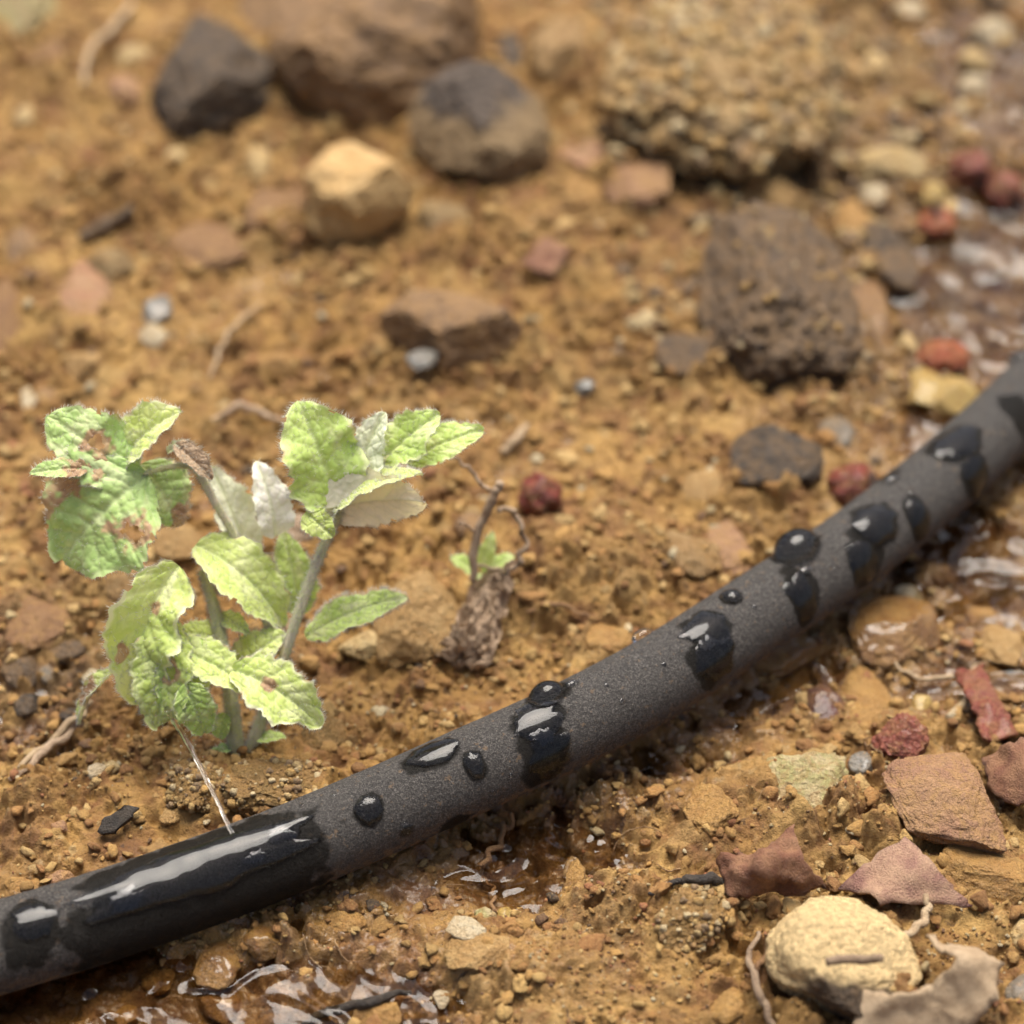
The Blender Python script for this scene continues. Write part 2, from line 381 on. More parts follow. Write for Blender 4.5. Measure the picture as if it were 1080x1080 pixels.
def mat_leaf(name, g1, g2, under, transl=.34, pale=(.80,.80,.52)):
    t = NT(name); c = t.coord(); vein = t.attr('vein'); pl = t.attr('pale'); br = t.attr('brown')
    n = t.noise(c, .35, 4, .6); n2 = t.noise(c, 2.2, 4, .6)
    col = t.mix(t.ramp(n, .35, .65), g1, g2)
    col = t.mix(t.math('MULTIPLY', t.ramp(n2, .45, .7), .12), col, (.50,.62,.32))
    col = t.mix(t.math('MULTIPLY', vein, .42), col, (.62,.70,.38))
    col = t.mix(pl, col, pale)
    col = t.mix(br, col, t.mix(t.ramp(n, .35, .65), (.34,.20,.11), (.54,.38,.20)))
    gm = t.n('ShaderNodeNewGeometry'); colb = t.mix(t.math('MULTIPLY', br, .7), t.mix(t.math('MULTIPLY', vein, .4), under, (.62,.60,.42)), (.26,.14,.08))
    col = t.mix(gm.outputs['Backfacing'], col, colb)
    b = t.bump(n2, .12, .5)
    p = t.prin(Base_Color=col, Roughness=.62, Normal=b, Sheen_Weight=.5, Sheen_Roughness=.4)
    tr = t.n('ShaderNodeBsdfTranslucent'); t.l(t.mix(1.0, col, (1.0,1.0,.62), 'MULTIPLY'), tr.inputs[0])
    m = t.n('ShaderNodeMixShader'); m.inputs[0].default_value = transl; t.l(p.outputs[0], m.inputs[1]); t.l(tr.outputs[0], m.inputs[2])
    return t.done(m.outputs[0])
def mat_fibre(name, a, b_, rough=.8, sc_=.5, transl=0.0, mul=(.74,.69,.62)):
    t = NT(name); c = t.coord(True)
    col = t.mix(t.ramp(t.noise(c, sc_, 5, .65), .36, .64), a, b_)
    n3 = t.noise(c, 3.5, 4, .6); col = t.mix(t.math('MULTIPLY', t.ramp(n3, .5, .72), .5), col, t.mix(1.0, col, (.4,.36,.33), 'MULTIPLY'))
    col = t.mix(1.0, col, mul, 'MULTIPLY')
    p = t.prin(Base_Color=col, Roughness=rough, Normal=t.bump(n3, .7, .9))
    if not transl: return t.done(p.outputs[0])
    tr = t.n('ShaderNodeBsdfTranslucent'); t.l(col, tr.inputs[0]); m = t.n('ShaderNodeMixShader'); m.inputs[0].default_value = transl
    t.l(p.outputs[0], m.inputs[1]); t.l(tr.outputs[0], m.inputs[2]); return t.done(m.outputs[0])
M_GROUND = mat_ground(); M_CRUMB = mat_crumb(); M_HOSE = mat_hose(); M_WATER = mat_water()
def mat_puddle():
    t = NT('puddle_water'); c = t.coord(); n = t.bump(t.noise(c, .085, 1.5, .5, .8), 6.5, 1.0)
    tr = t.n('ShaderNodeBsdfTransparent'); tr.inputs[0].default_value = (.86,.80,.70,1)
    gl = t.n('ShaderNodeBsdfGlossy'); gl.inputs['Roughness'].default_value = .06; t.l(n, gl.inputs['Normal'])
    fr = t.n('ShaderNodeFresnel'); fr.inputs[0].default_value = 1.34; t.l(n, fr.inputs['Normal'])
    m = t.n('ShaderNodeMixShader'); t.l(fr.outputs[0], m.inputs[0]); t.l(tr.outputs[0], m.inputs[1]); t.l(gl.outputs[0], m.inputs[2])
    return t.done(m.outputs[0])
M_PUDDLE = mat_puddle()
M_JET = NT('frothy_water'); M_JET = M_JET.done(M_JET.prin(Base_Color=(.95,.92,.88), Roughness=.12, Transmission_Weight=1.0, IOR=1.33).outputs[0])
M_LEAF = mat_leaf('downy_green_leaf', (.42,.59,.125), (.51,.66,.18), (.66,.67,.40))
M_LEAFB = mat_leaf('blue_green_leaf', (.35,.53,.15), (.43,.60,.19), (.60,.62,.40), .28)
M_LEAFY = mat_leaf('yellow_green_leaf', (.51,.64,.145), (.60,.70,.22), (.70,.70,.44))
M_LEAFP = mat_leaf('pale_leaf', (.70,.74,.52), (.76,.78,.62), (.80,.76,.64), .3)
M_LEAFW = mat_leaf('bleached_leaf', (.86,.84,.78), (.82,.79,.73), (.86,.83,.78), .2)
M_LEAFU = mat_leaf('leaf_with_pinkish_underside', (.55,.62,.24), (.60,.66,.32), (.88,.78,.66), .35)
M_HAIR = mat_fibre('leaf_down', (.86,.86,.74), (.9,.88,.78), .6, transl=.4, mul=(1,1,1))
M_STEM = mat_fibre('green_brown_stem', (.78,.80,.36), (.90,.86,.54), .6, transl=.3, mul=(1,1,1))
M_STEMP = mat_fibre('pinkish_stem', (.92,.82,.62), (.84,.85,.48), .6, transl=.3, mul=(1,1,1))
M_TWIG = mat_fibre('pale_dry_twig', (.55,.41,.26), (.64,.51,.34))
M_WITHER = mat_fibre('withered_leaf', (.60,.45,.32), (.76,.60,.44), transl=.25)
M_BLACKW = mat_fibre('blackened_wood', (.035,.028,.022), (.07,.055,.04), .55)
M_GREYW = mat_fibre('weathered_grey_twig', (.42,.32,.22), (.32,.23,.16))
M_DRYB = mat_fibre('dry_beige_leaf', (.78,.62,.43), (.62,.47,.31), .75, .3, .15)
M_DRYM = mat_fibre('dry_maroon_leaf', (.24,.105,.095), (.56,.37,.25), .6, .14)
M_DRYR = mat_fibre('dry_brown_leaf', (.23,.095,.05), (.36,.19,.10), .6, .3)
M_ROOT = mat_fibre('muddy_root', (.26,.14,.06), (.36,.21,.09), .6)
M_LITTER = mat_fibre('dry_rootlet', (.52,.36,.19), (.24,.13,.06), .8, .05)
M_BERRY = mat_stone('red_berry_skin', (.34,.05,.03), (.22,.035,.026), (.46,.13,.07), rough=.42, dirt=.4, coat=.12, grain=1.6, bumpy=1.4)
M_BERRYO = mat_stone('orange_red_berry_skin', (.50,.12,.04), (.42,.08,.035), (.6,.2,.08), rough=.42, dirt=.4, coat=.12, grain=1.6)
M_CALYX = mat_fibre('dark_calyx', (.06,.03,.02), (.11,.06,.04))

# ------------------------------------------------------------------ stones
def stone(box, name, label, cat, mat, flat=.7, embed=.42, seed=0, facet=7, rough=1.0, yaw=0.0, group=None, lift=0.0, tilt=0.0, parts=None, boxy=1.0, sub=None):
    x0, y0, x1, y1 = box; px, py = (x0+x1)/2, (y0+y1)/2
    zc = 0.0
    for _ in range(5):
        P = atz(px, py, zc); k = mmpx(P); a = (x1-x0)/2*k; hpx = (y1-y0)/2*k
        c = flat*min(a, hpx*1.25)
        th = math.asin(abs(ray(px, py)[2])/np.linalg.norm(ray(px, py)))
        b = math.sqrt(max(hpx**2-(c*math.cos(th))**2, (.55*hpx)**2))/math.sin(th)
        zc = .4*zc+.6*(Hs(P[0], P[1])+c*(1-2*embed)+lift)
    P = atz(px, py, zc)
    r_ = np.random.default_rng(seed+hash_str(label)); big = max(a, b)
    bv, bf = ico(sub or (6 if big > 11 else 5 if big > 4 else 4))
    off = r_.uniform(0, 90, 3)
    v = bv*(1+.20*pn3(bv*1.1+off, 1)+.09*pn3(bv*2.3+off, 2))[:, None]
    if boxy > 1: v = np.sign(v)*np.abs(v)**(1/boxy); 
    for _ in range(facet):
        nn = r_.normal(size=3); nn /= np.linalg.norm(nn); d = r_.uniform(.58, .86); q = v @ nn
        v = v - np.outer(np.maximum(0, q-d), nn)*.9
    v = v*(1+rough*(.05*fbm3(bv*4+off, 4, 5, .6))+rough*.022*(1-2*np.abs(pn3(bv*9+off, 8))))[:, None]
    cy, sy = math.cos(yaw), math.sin(yaw)
    lo, hi = v.min(0), v.max(0); v = (v-(lo+hi)/2)/((hi-lo)/2)
    ct, st = math.cos(tilt), math.sin(tilt)
    v = v*np.array([a, b, c])
    v = v @ np.array([[ct,0,st],[0,1,0],[-st,0,ct]]).T
    v = v @ np.array([[cy,-sy,0],[sy,cy,0],[0,0,1]]).T
    o = build(name, v+P, bf, MS[mat] if isinstance(mat, str) else mat)
    props(o, label, cat, group); return o, P, (a, b, c)
def hash_str(s):
    h = 7
    for ch in s: h = (h*31+ord(ch)) % 100003
    return h
ST = [
 # upper left
 ((155,5,292,158),'rock','charcoal black rock beside the large brown boulder at the top','rock','dark',dict(flat=.75,facet=5,embed=.26,seed=4)),
 ((250,-40,345,75),'rock','dull grey-brown rock behind the charcoal rock, cut by the top edge','rock','brown',dict(flat=.7)),
 ((278,-35,508,158),'boulder','largest brown rounded stone at the top, behind the tan stone','rock','brown',dict(flat=.8,facet=6,embed=.3)),
 ((322,153,438,250),'stone','smooth tan stone with a blunt corner below the big brown stone','stone','tanlight',dict(flat=.75,facet=7,boxy=1.2,embed=.15,lift=.01)),
 ((430,72,582,222),'rock','round rock, dark grey on top with a pale rim on its left side','rock','rimrock',dict(flat=1.0,facet=5,embed=.3)),
 ((438,208,503,254),'stone','small dull olive stone under the pale-rimmed round rock','stone','olive',dict()),
 ((-25,-20,62,52),'rock','pale yellowish green rock in the top left corner','rock','lichen',dict()),
 ((110,76,154,116),'pebble','pale pink pebble left of the charcoal rock','pebble','pink',dict()),
 ((122,48,166,76),'pebble','flat cream pebble just above the pale pink pebble','pebble','cream',dict()),
 ((30,40,72,80),'pebble','dusty pink-brown stone below the corner rock','pebble','rbrown',dict()),
 ((256,153,286,188),'pebble','oval white pebble right under the charcoal rock','pebble','cream',dict(embed=.2)),
 ((174,154,198,176),'pebble','small cream pebble below left of the charcoal rock','pebble','cream',dict()),
 ((14,112,36,134),'pebble','small cream pebble near the left edge, level with the charcoal rock','pebble','cream',dict()),
 ((58,276,120,350),'stone','flat salmon-pink pointed stone in the left distance','stone','pink',dict(flat=.3,facet=8,embed=.25,yaw=.3)),
 ((94,260,146,306),'stone','olive-grey stone behind the salmon-pink pointed stone','stone','olive',dict()),
 ((-20,296,30,388),'stone','orange-brown stone cut by the left edge','stone','rbrown',dict()),
 ((0,236,46,286),'stone','dull brown stone by the left edge above the orange-brown one','stone','brown',dict()),
 ((150,312,182,346),'pebble','blue-grey pebble right of the salmon-pink stone','pebble','bgrey',dict(embed=.2)),
 ((144,342,178,370),'pebble','white pebble touching the blue-grey pebble','pebble','white',dict(embed=.2)),
 ((58,362,118,414),'stone','rounded ochre stone above the upper left leaf','stone','tan',dict()),
 ((20,408,44,436),'pebble','whitish pebble at the far left, just above the plant','pebble','white',dict()),
 ((36,410,72,440),'pebble','dull brown pebble beside the whitish pebble at the far left','pebble','brown',dict()),
 ((268,366,310,400),'pebble','orange pebble between the plant and the brown slab','pebble','ochre',dict()),
 ((258,188,325,250),'stone','reddish brown flat stone left of the tan stone','stone','rbrown',dict(flat=.4)),
 ((176,236,262,290),'stone','low dusty brown stone in the left distance','stone','rbrown',dict(flat=.4,embed=.4)),
 ((398,306,552,404),'slab','brown slab with a wet grey corner in the middle of the soil','stone','brown',dict(flat=.75,facet=10,boxy=1.2,embed=.28,yaw=-.2,seed=5)),
 ((428,366,462,390),'pebble','shiny blue-grey chip on the lower edge of the brown slab','pebble','bgrey',dict(flat=.4,embed=.0,lift=3.0)),  # stands in for the slab's wet shine: sheen put into a grey chip
 ((428,306,453,329),'pebble','round white pebble above the brown slab','pebble','white',dict(embed=.15)),
 ((606,400,630,417),'pebble','small blue-white chip right of the brown slab','pebble','bgrey',dict(embed=.2)),
 ((478,430,506,450),'pebble','small tan pebble right of the plant tip','pebble','tan',dict()),
 # upper middle clod and its stones
 ((632,-20,885,192),'clod','broad crumbly pale clod of earth filling the top right centre','clod of earth','clod',dict(flat=.5,facet=3,rough=1.7,embed=.42)),
 ((638,50,688,98),'pebble','pale orange and white stone on the left flank of the pale clod','pebble','cream',dict(lift=6)),
 ((636,164,708,218),'stone','flat dusty pink-grey stone at the foot of the pale clod','stone','mauve',dict(flat=.45,lift=1)),
 ((588,152,650,192),'stone','reddish stone between the round rock and the flat pink-grey stone','stone','pink',dict(flat=.5)),
 ((588,186,640,224),'stone','ochre stone under the reddish stone, at the foot of the pale clod','stone','ochre',dict(flat=.5)),
 ((790,186,844,226),'stone','tan bean-shaped stone between the pale clod and the dark rock','stone','tan',dict()),
 ((728,232,750,260),'pebble','upright cream pebble at the left end of the large dark rock','pebble','cream',dict(flat=1.0)),
 ((880,210,922,262),'stone','orange stone behind the right end of the large dark rock','stone','ochre',dict()),
 ((700,318,760,352),'stone','tan stone leaning on the left side of the large dark rock','stone','tan2',dict()),
 ((520,30,560,80),'stone','blue-black chip behind the round rock','stone','dark',dict(flat=.5)),
 ((560,20,625,90),'stone','dusty brown stone right of the blue-black chip','stone','tan2',dict()),
 # dark rocks right
 ((732,218,905,420),'rock','large dark grey-brown craggy rock right of the middle','rock','dark2',dict(flat=.85,facet=8,rough=1.4,embed=.3,seed=3)),
 ((690,345,768,400),'stone','wet dark chip at the lower left foot of the craggy rock','stone','dark2',dict(flat=.5)),
 ((768,448,868,520),'rock','low black rock behind the hose, below the craggy rock','rock','dark',dict(flat=.6,facet=8)),
 ((862,440,905,480),'stone','grey wet stone between the low black rock and the hose','stone','grey',dict()),
 ((896,296,940,384),'stone','upright brown stone between the craggy rock and the puddle','stone','wet_ochre',dict(flat=1.1)),
 ((892,236,962,296),'rock','jagged black stone on the bank above the puddle','rock','dark',dict(flat=.6)),
 ((1002,250,1034,286),'stone','black pebble under the orange berry','pebble','dark',dict()),
 ((922,260,970,310),'stone','dark grey stone at the upper edge of the puddle','stone','dark2',dict()),
 # pebbles top right
 ((896,150,980,192),'stone','long cream stone in the top right gravel','stone','cream',dict(flat=.7,embed=.2)),
 ((906,194,936,220),'pebble','white pebble under the long cream stone','pebble','white',dict(embed=.15)),
 ((968,188,998,216),'pebble','yellowish pebble right of the long cream stone','pebble','yellow',dict()),
 ((986,208,1014,234),'pebble','yellow pebble between the orange berry and the crimson berries','pebble','cream',dict(embed=.2)),
 ((1008,52,1046,78),'pebble','pale yellow pebble at the right edge of the top gravel','pebble','cream',dict(embed=.1)),
 ((1010,78,1042,104),'pebble','pale pebble directly below the pale yellow one at the top right','pebble','white',dict(embed=.1)),
 ((1022,18,1072,54),'stone','large greyish white stone near the top right corner','stone','white',dict(embed=.2)),
 ((940,0,974,24),'pebble','whitish pebble at the top edge on the right','pebble','white',dict()),
 ((908,52,936,82),'pebble','pale tan pebble, right one of a touching pair by the clod','pebble','cream',dict(embed=.1)),
 ((888,62,912,86),'pebble','dusty pebble, left one of a touching pair by the clod','pebble','tan',dict(embed=.1)),
 ((892,8,924,34),'pebble','tan pebble at the top edge right of the clod','pebble','tan',dict()),
 ((984,122,1010,144),'pebble','small orange pebble above the crimson berries','pebble','ochre',dict()),
 ((934,104,956,122),'pebble','small cream pebble above the long cream stone','pebble','cream',dict()),
 ((870,116,890,134),'pebble','tiny white pebble in the shade right of the pale clod','pebble','white',dict()),
 ((836,100,872,134),'stone','orange stone at the right side of the pale clod','stone','ochre',dict(lift=3)),
 # yellow stones by puddle
 ((956,384,1000,432),'stone','pale yellow pointed stone at the edge of the puddle','stone','yellow',dict(flat=.6)),
 ((980,396,1034,438),'stone','broad pale yellow stone between puddle and hose','stone','yellow',dict(flat=.6)),
 ((944,350,968,374),'pebble','round white pebble on the puddle bank left of the red berry','pebble','cream',dict(embed=.1)),
 # soil middle
 ((718,495,770,532),'stone','pale tan stone left of the low black rock','stone','tan',dict(flat=.5)),
 ((700,560,760,610),'stone','dusty tan stone just behind the hose','stone','tan2',dict(flat=.5)),
 ((735,550,795,612),'stone','pinkish tan stone behind the big bead of water on the hose','stone','mauve',dict(flat=.5)),
 ((610,655,668,690),'stone','flat ochre stone behind the hose, under the thin root','stone','ochre',dict(flat=.4)),
 ((480,540,512,570),'stone','small brown stone by the withered stem','stone','brown',dict()),
 # around the plant
 ((150,553,216,598),'stone','pinkish tan stone under the left leaves of the plant','stone','tan',dict(flat=.7,lift=1.5)),
 ((108,588,168,642),'stone','round tan stone below the pinkish tan one by the plant','stone','tan2',dict(flat=.7)),
 ((384,598,488,702),'stone','brown angular stone behind the right leaf of the plant','stone','tan',dict(flat=.75,facet=9,embed=.2)),
 ((356,665,408,698),'pebble','cream lumpy pebble in front of the brown angular stone','pebble','cream',dict(embed=.15)),
 ((0,625,75,690),'stone','flat reddish brown stone at the left edge below the leaves','stone','rbrown',dict(flat=.4)),
 ((168,798,238,864),'clod','mossy ochre clod under the plant, left of the thin gap','clod of earth','moss',dict(flat=.7,rough=2)),
 ((232,800,352,862),'clod','wide mossy clod between the plant and the hose','clod of earth','moss',dict(flat=.55,rough=2.2,embed=.4)),
 ((316,752,368,808),'stone','round olive-brown clod right of the plant foot','clod of earth','moss',dict(rough=1.6)),
 ((92,806,112,824),'pebble','white lumpy crumb, left one of two touching near the hose','pebble','white',dict(embed=.05)),
 ((108,802,127,818),'pebble','cream crumb, right one of two touching near the hose','pebble','cream',dict(embed=.05)),
 ((48,918,78,940),'pebble','half-round pinkish pebble against the back of the hose','pebble','mauve',dict(embed=.2)),
 ((4,922,42,948),'stone','yellow-ochre pebble against the hose at the left edge','pebble','ochre',dict()),
 ((168,848,192,870),'pebble','tiny pale tan shard near the water jet','pebble','tan',dict(flat=.4)),
 ((54,866,72,880),'pebble','small purplish pebble left of the black bark chip','pebble','mauve',dict()),
 ((0,688,44,730),'stone','dark brown lump at the left edge','stone','dark2',dict()),
 ((8,732,40,760),'stone','nearly black lump at the left edge under the dark brown lump','stone','dark',dict(facet=10)),
 ((52,676,92,700),'stone','dark rough chip between the flat reddish stone and the plant','stone','dark2',dict(facet=10,flat=.5)),
 ((62,744,84,762),'pebble','small dark chip beside the pale twig on the left','chip','dark',dict(flat=.5)),
 ((40,700,62,722),'pebble','small grey-brown pebble beside the dark lump on the left','pebble','grey',dict()),
 # in front of the hose, left
 ((255,976,298,1012),'pebble','round wet pebble with a pale centre in front of the hose','pebble','wet_ochre',dict(flat=.7,embed=.25)),
 ((204,988,256,1046),'stone','wet ochre stone, upper one of two in the shallow puddle','stone','wet_ochre',dict(flat=.6,embed=.3)),
 ((204,1042,258,1082),'stone','wet ochre stone, lower one of two in the shallow puddle','stone','wet_ochre',dict(flat=.6,embed=.3)),
 ((148,1020,184,1050),'pebble','small brown pebble left of the two wet ochre stones','pebble','ochre',dict(flat=.6)),
 ((118,1062,148,1085),'pebble','wet brown pebble at the bottom edge on the left','pebble','wet_ochre',dict(flat=.6)),
 ((344,958,388,988),'pebble','yellow-ochre pebble in the wet mud below the hose','pebble','ochre',dict(flat=.6)),
 ((468,980,540,1024),'stone','tan slab with a torn edge beside the white shard','stone','tan',dict(flat=.35,facet=9,embed=.2)),
 ((472,966,514,992),'shard','thin white shard below the middle of the hose','shard','white',dict(flat=.22,facet=9,embed=.0,lift=1.5,yaw=-.4)),
 ((456,1043,474,1064),'shard','small upright white shard near the bottom edge','shard','white',dict(flat=.8,embed=.1)),
 ((372,1052,424,1090),'stone','ochre stone under the dark edge at the bottom','stone','ochre',dict(flat=.6)),
 ((500,958,524,976),'pebble','pale olive pebble beneath the middle of the hose','pebble','lichen',dict()),
 ((524,956,542,974),'pebble','small yellow pebble at the rim of the small pool','pebble','yellow',dict()),
 ((596,905,618,944),'stone','upright pale ochre sliver right of the small pool','stone','ochre',dict(flat=1.2)),
 # lower right
 ((893,630,992,706),'stone','broad wet yellow-ochre stone just in front of the hose','stone','wet_ochre',dict(flat=.5,facet=8,boxy=1.3)),
 ((888,694,942,784),'stone','long bone-like ochre stone pointing at the viewer','stone','ochre',dict(flat=.45,facet=5)),
 ((780,664,870,716),'stone','ochre stone tucked under the hose','stone','wet_ochre',dict(flat=.5)),
 ((846,722,890,770),'stone','dark red lump in the wet hollow','stone','dred',dict()),
 ((918,752,980,812),'stone','brick-red lump beside the long bone-like stone','stone','red',dict(flat=.9,facet=11,embed=.3,rough=2)),
 ((894,794,924,822),'pebble','round blue-grey pebble left of the flat pinkish stone','pebble','bgrey',dict(embed=.15)),
 ((960,734,984,756),'pebble','small yellow cube-like pebble above the brick-red lump','pebble','yellow',dict(boxy=1.6)),
 ((800,798,898,880),'stone','pale green and white lichened stone','stone','lichen',dict(flat=.6,facet=9,rough=2)),
 ((932,792,1054,894),'stone','broad flat pinkish brown stone in the lower right','stone','mauve',dict(flat=.4,facet=9,boxy=1.4,embed=.15,lift=1.0)),
 ((720,828,782,888),'stone','knobbly ochre stone left of the lichened stone','stone','ochre',dict(flat=.6,rough=1.8)),
 ((986,892,1085,960),'stone','grainy ochre block behind the maroon leaf','stone','ochre',dict(flat=.6,boxy=1.5,rough=1.6)),
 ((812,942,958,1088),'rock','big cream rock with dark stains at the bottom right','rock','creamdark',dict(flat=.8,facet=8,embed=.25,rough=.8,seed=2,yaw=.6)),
 ((1058,1026,1095,1066),'pebble','grey pebble at the bottom of the right edge','pebble','grey',dict()),
 ((1060,968,1095,1004),'pebble','cream pebble on the right edge beside the beige leaf','pebble','cream',dict()),
 ((745,1040,785,1085),'stone','rounded ochre clod at the bottom, left of the big cream rock','stone','ochre',dict(rough=1.8)),
 ((688,928,770,1010),'clod','flat-topped grey-brown clod under the black stick','clod of earth','moss',dict(flat=.5,rough=2.2,embed=.4)),
 ((1018,640,1052,662),'pebble','tan pebble in the wet gravel near the right edge','pebble','ochre',dict()),
 ((1030,660,1085,706),'stone','tan flat stone at the right edge above the red chip','stone','tan',dict(flat=.4)),
 ((940,616,975,640),'pebble','small pale pebble in the wet gravel below the hose end','pebble','white',dict(flat=.5)),
]
GP = np.array([(.60,.43,.20),(.52,.34,.14),(.66,.52,.30),(.72,.62,.44),(.42,.27,.13),(.58,.38,.15),(.34,.25,.17)])
def adhering(o, n, rmin, rmax, seed):
    '''grit caked on a clod: one part, too many bits to count'''
    r_ = np.random.default_rng(seed); me = o.data; co = np.empty(len(me.vertices)*3); me.vertices.foreach_get('co', co); co = co.reshape(-1, 3)/S+np.array(o['_o'])
    cand = np.where(co[:,2] > np.quantile(co[:,2], .45))[0]; pick = r_.choice(cand, n); bv, bf = ico(2); VV = []; CC = []
    cen = co.mean(0)
    for i, k in enumerate(pick):
        r = rmin+(rmax-rmin)*r_.uniform()**2.2; off = r_.uniform(0, 50, 3)
        v = bv*(1+.5*pn3(bv*1.3+off, 1)+.25*pn3(bv*3+off, 2))[:, None]*r*r_.uniform(.6, 1, 3)
        VV.append(v+co[k]); CC.append(np.repeat(GP[r_.integers(len(GP))][None]*r_.uniform(.8, 1.15), len(bv), 0))
    F = (bf[None]+(np.arange(n)*len(bv))[:, None, None]).reshape(-1, 3)
    g_ = build('caked_grit', np.vstack(VV), F, M_CRUMB, o, attrs={'col': np.vstack(CC)}); g_['kind'] = 'stuff'
for box, nm, lab, cat, mt, kw in ST:
    o_, P_, (a_, b_, c_) = stone(box, nm, lab, cat, mt, **kw)
    if nm == 'clod': adhering(o_, 1500 if a_ > 20 else 260, .25, 2.6 if a_ > 20 else .9, 3)
    elif lab.startswith('large dark'): adhering(o_, 90, .3, 1.2, 4)
    if not kw.get('lift') and abs(float(hose_dist(P_[0], P_[1]))) > HR+b_*.6: COLLAR.append((P_[0], P_[1], a_, b_, min(.3*c_+.3, 2.2)))
# dark cap on the round rock and on the cream rock

# ------------------------------------------------------------------ GROUND (structure)
def axis(lo, hi, step, far):
    a = list(np.arange(lo, hi+step*.5, step)); s = step; p = a[-1]
    while p < far: s *= 1.12; p += s; a.append(p)
    s = step; p = a[0]; b = []
    while p > -far: s *= 1.12; p -= s; b.append(p)
    return np.array(b[::-1]+a)
gx = axis(-128, 128, .36, 6000)
# rows: finer in front where the camera is nearer
ya = [-125.0]
while ya[-1] < 215: ya.append(ya[-1]+(.34 if ya[-1] < 20 else .34+.0022*(ya[-1]-20)))
s = ya[-1]-ya[-2]; p = ya[-1]
while p < 6000: s *= 1.12; p += s; ya.append(p)
s = .34; p = ya[0]; yb = []
while p > -6000: s *= 1.12; p -= s; yb.append(p)
gy = np.array(yb[::-1]+ya)
GX, GY = np.meshgrid(gx, gy); fx = GX.ravel(); fy = GY.ravel()
hh, tone, i4, top = H(fx, fy, True)
hd = hose_dist(fx, fy)
wet = np.clip(smooth(1.2, -1.6, hh-WATER_Z-1.0), 0, 1)
ax_, ay_, _ = atz(200, 1010, 0)
wet = np.maximum(wet, np.exp(-(((fx-ax_)/46)**2+((fy-ay_)/13)**2)))
wet = np.maximum(wet, smooth(-22, -9, hd)*smooth(6, -2, hd)*(np.abs(fx) < 300)*.85)
bx_, by_, _ = atz(1050, 380, 0); wet = np.maximum(wet, .9*np.exp(-(((fx-bx_)/36)**2+((fy-by_)/75)**2)))
q1 = atz(870, 130, 0); q2 = atz(900, 300, 0)
q3 = atz(55, 690, 0)
grey = np.maximum(np.maximum(1.0*np.exp(-(((fx-q3[0])/13)**2+((fy-q3[1])/18)**2)), np.exp(-(((fx-q1[0])/45)**2+((fy-q1[1])/60)**2))), .8*np.exp(-(((fx-q2[0])/28)**2+((fy-q2[1])/40)**2)))*(.6+.6*smooth(-.3,.3,pn2(fx/9, fy/9, 5)))
g = build('soil_ground', np.stack([fx, fy, hh], 1), quads(len(gy), len(gx)), M_GROUND, origin=np.zeros(3),
          attrs={'tone': tone, 'grain': i4, 'wet': wet, 'grey': np.clip(grey, 0, 1)})
props(g, kind='structure')
# standing water: one level sheet that shows only where the soil dips under it
wx = np.linspace(-230, 230, 231); wy = np.linspace(-190, 300, 246); WX, WY = np.meshgrid(wx, wy)
wz = WATER_Z + .22*fbm2(WX.ravel()/17, WY.ravel()/17, 3, 5)
w = build('puddle_water', np.stack([WX.ravel(), WY.ravel(), wz], 1), quads(len(wy), len(wx)), M_PUDDLE, origin=np.array([0,0,WATER_Z]))
props(w, kind='structure')

# ------------------------------------------------------------------ soil crumbs and grit (stuff)
def crumbs(name, n, rmin, rmax, power, sub, seed, pal, label, nvar=24, xr=(-125,125), yr=(-122,225), lift=.25, cond=None):
    r_ = np.random.default_rng(seed); bv, bf = ico(sub)
    var = []
    for k in range(nvar):
        v = bv.copy(); v = v*(1+.48*pn3(bv*1.2+k*9.1, k)+.34*pn3(bv*2.9+k, k+9)+(.2*pn3(bv*6+k, k+5)))[:, None]
        for _ in range(5):
            nn = r_.normal(size=3); nn /= np.linalg.norm(nn); d = r_.uniform(.45, .8); q = v @ nn
            v = v - np.outer(np.maximum(0, q-d), nn)*.85
        var.append(v)
    x = r_.uniform(*xr, n*3); y = r_.uniform(*yr, n*3)
    keep = 1.3*pn2(x/24, y/24, seed)+.9*pn2(x/6, y/6, seed+1)+.1 > r_.uniform(-.35, .5, n*3)
    if cond is not None: keep &= cond(x, y)
    x = x[keep][:n]; y = y[keep][:n]; n = len(x)
    z = H(x, y); wetk = z > WATER_Z-.35; x = x[wetk]; y = y[wetk]; z = z[wetk]; n = len(x); r = rmin+(rmax-rmin)*r_.uniform(0, 1, n)**power
    near = np.abs(hose_dist(x, y)) < HR+1
    r = np.where(near, np.minimum(r, 1.0), r)
    V = np.empty((n, len(bv), 3)); C = np.empty((n, len(bv), 3)); pal = np.array(pal)
    vi = r_.integers(0, nvar, n); ci = r_.integers(0, len(pal), n)
    for k in range(n):
        a = r_.uniform(0, 6.28, 3); 
        ca, sa = math.cos(a[0]), math.sin(a[0]); cb, sb = math.cos(a[1]), math.sin(a[1])
        R = np.array([[ca,-sa,0],[sa,ca,0],[0,0,1]]) @ np.array([[1,0,0],[0,cb,-sb],[0,sb,cb]])
        scl = np.array([1, r_.uniform(.6,1), r_.uniform(.5,.95)])
        v = (var[vi[k]]*scl) @ R.T; v[:,2] *= .8
        V[k] = v*r[k]+np.array([x[k], y[k], z[k]+r[k]*lift])
        C[k] = pal[ci[k]]*r_.uniform(.75, 1.2)
    F = (bf[None]+(np.arange(n)*len(bv))[:, None, None]).reshape(-1, 3)
    o = build(name, V.reshape(-1, 3), F, M_CRUMB, origin=np.zeros(3), attrs={'col': np.clip(C.reshape(-1, 3), 0, .9)})
    props(o, label, 'soil crumbs', kind='stuff'); return o
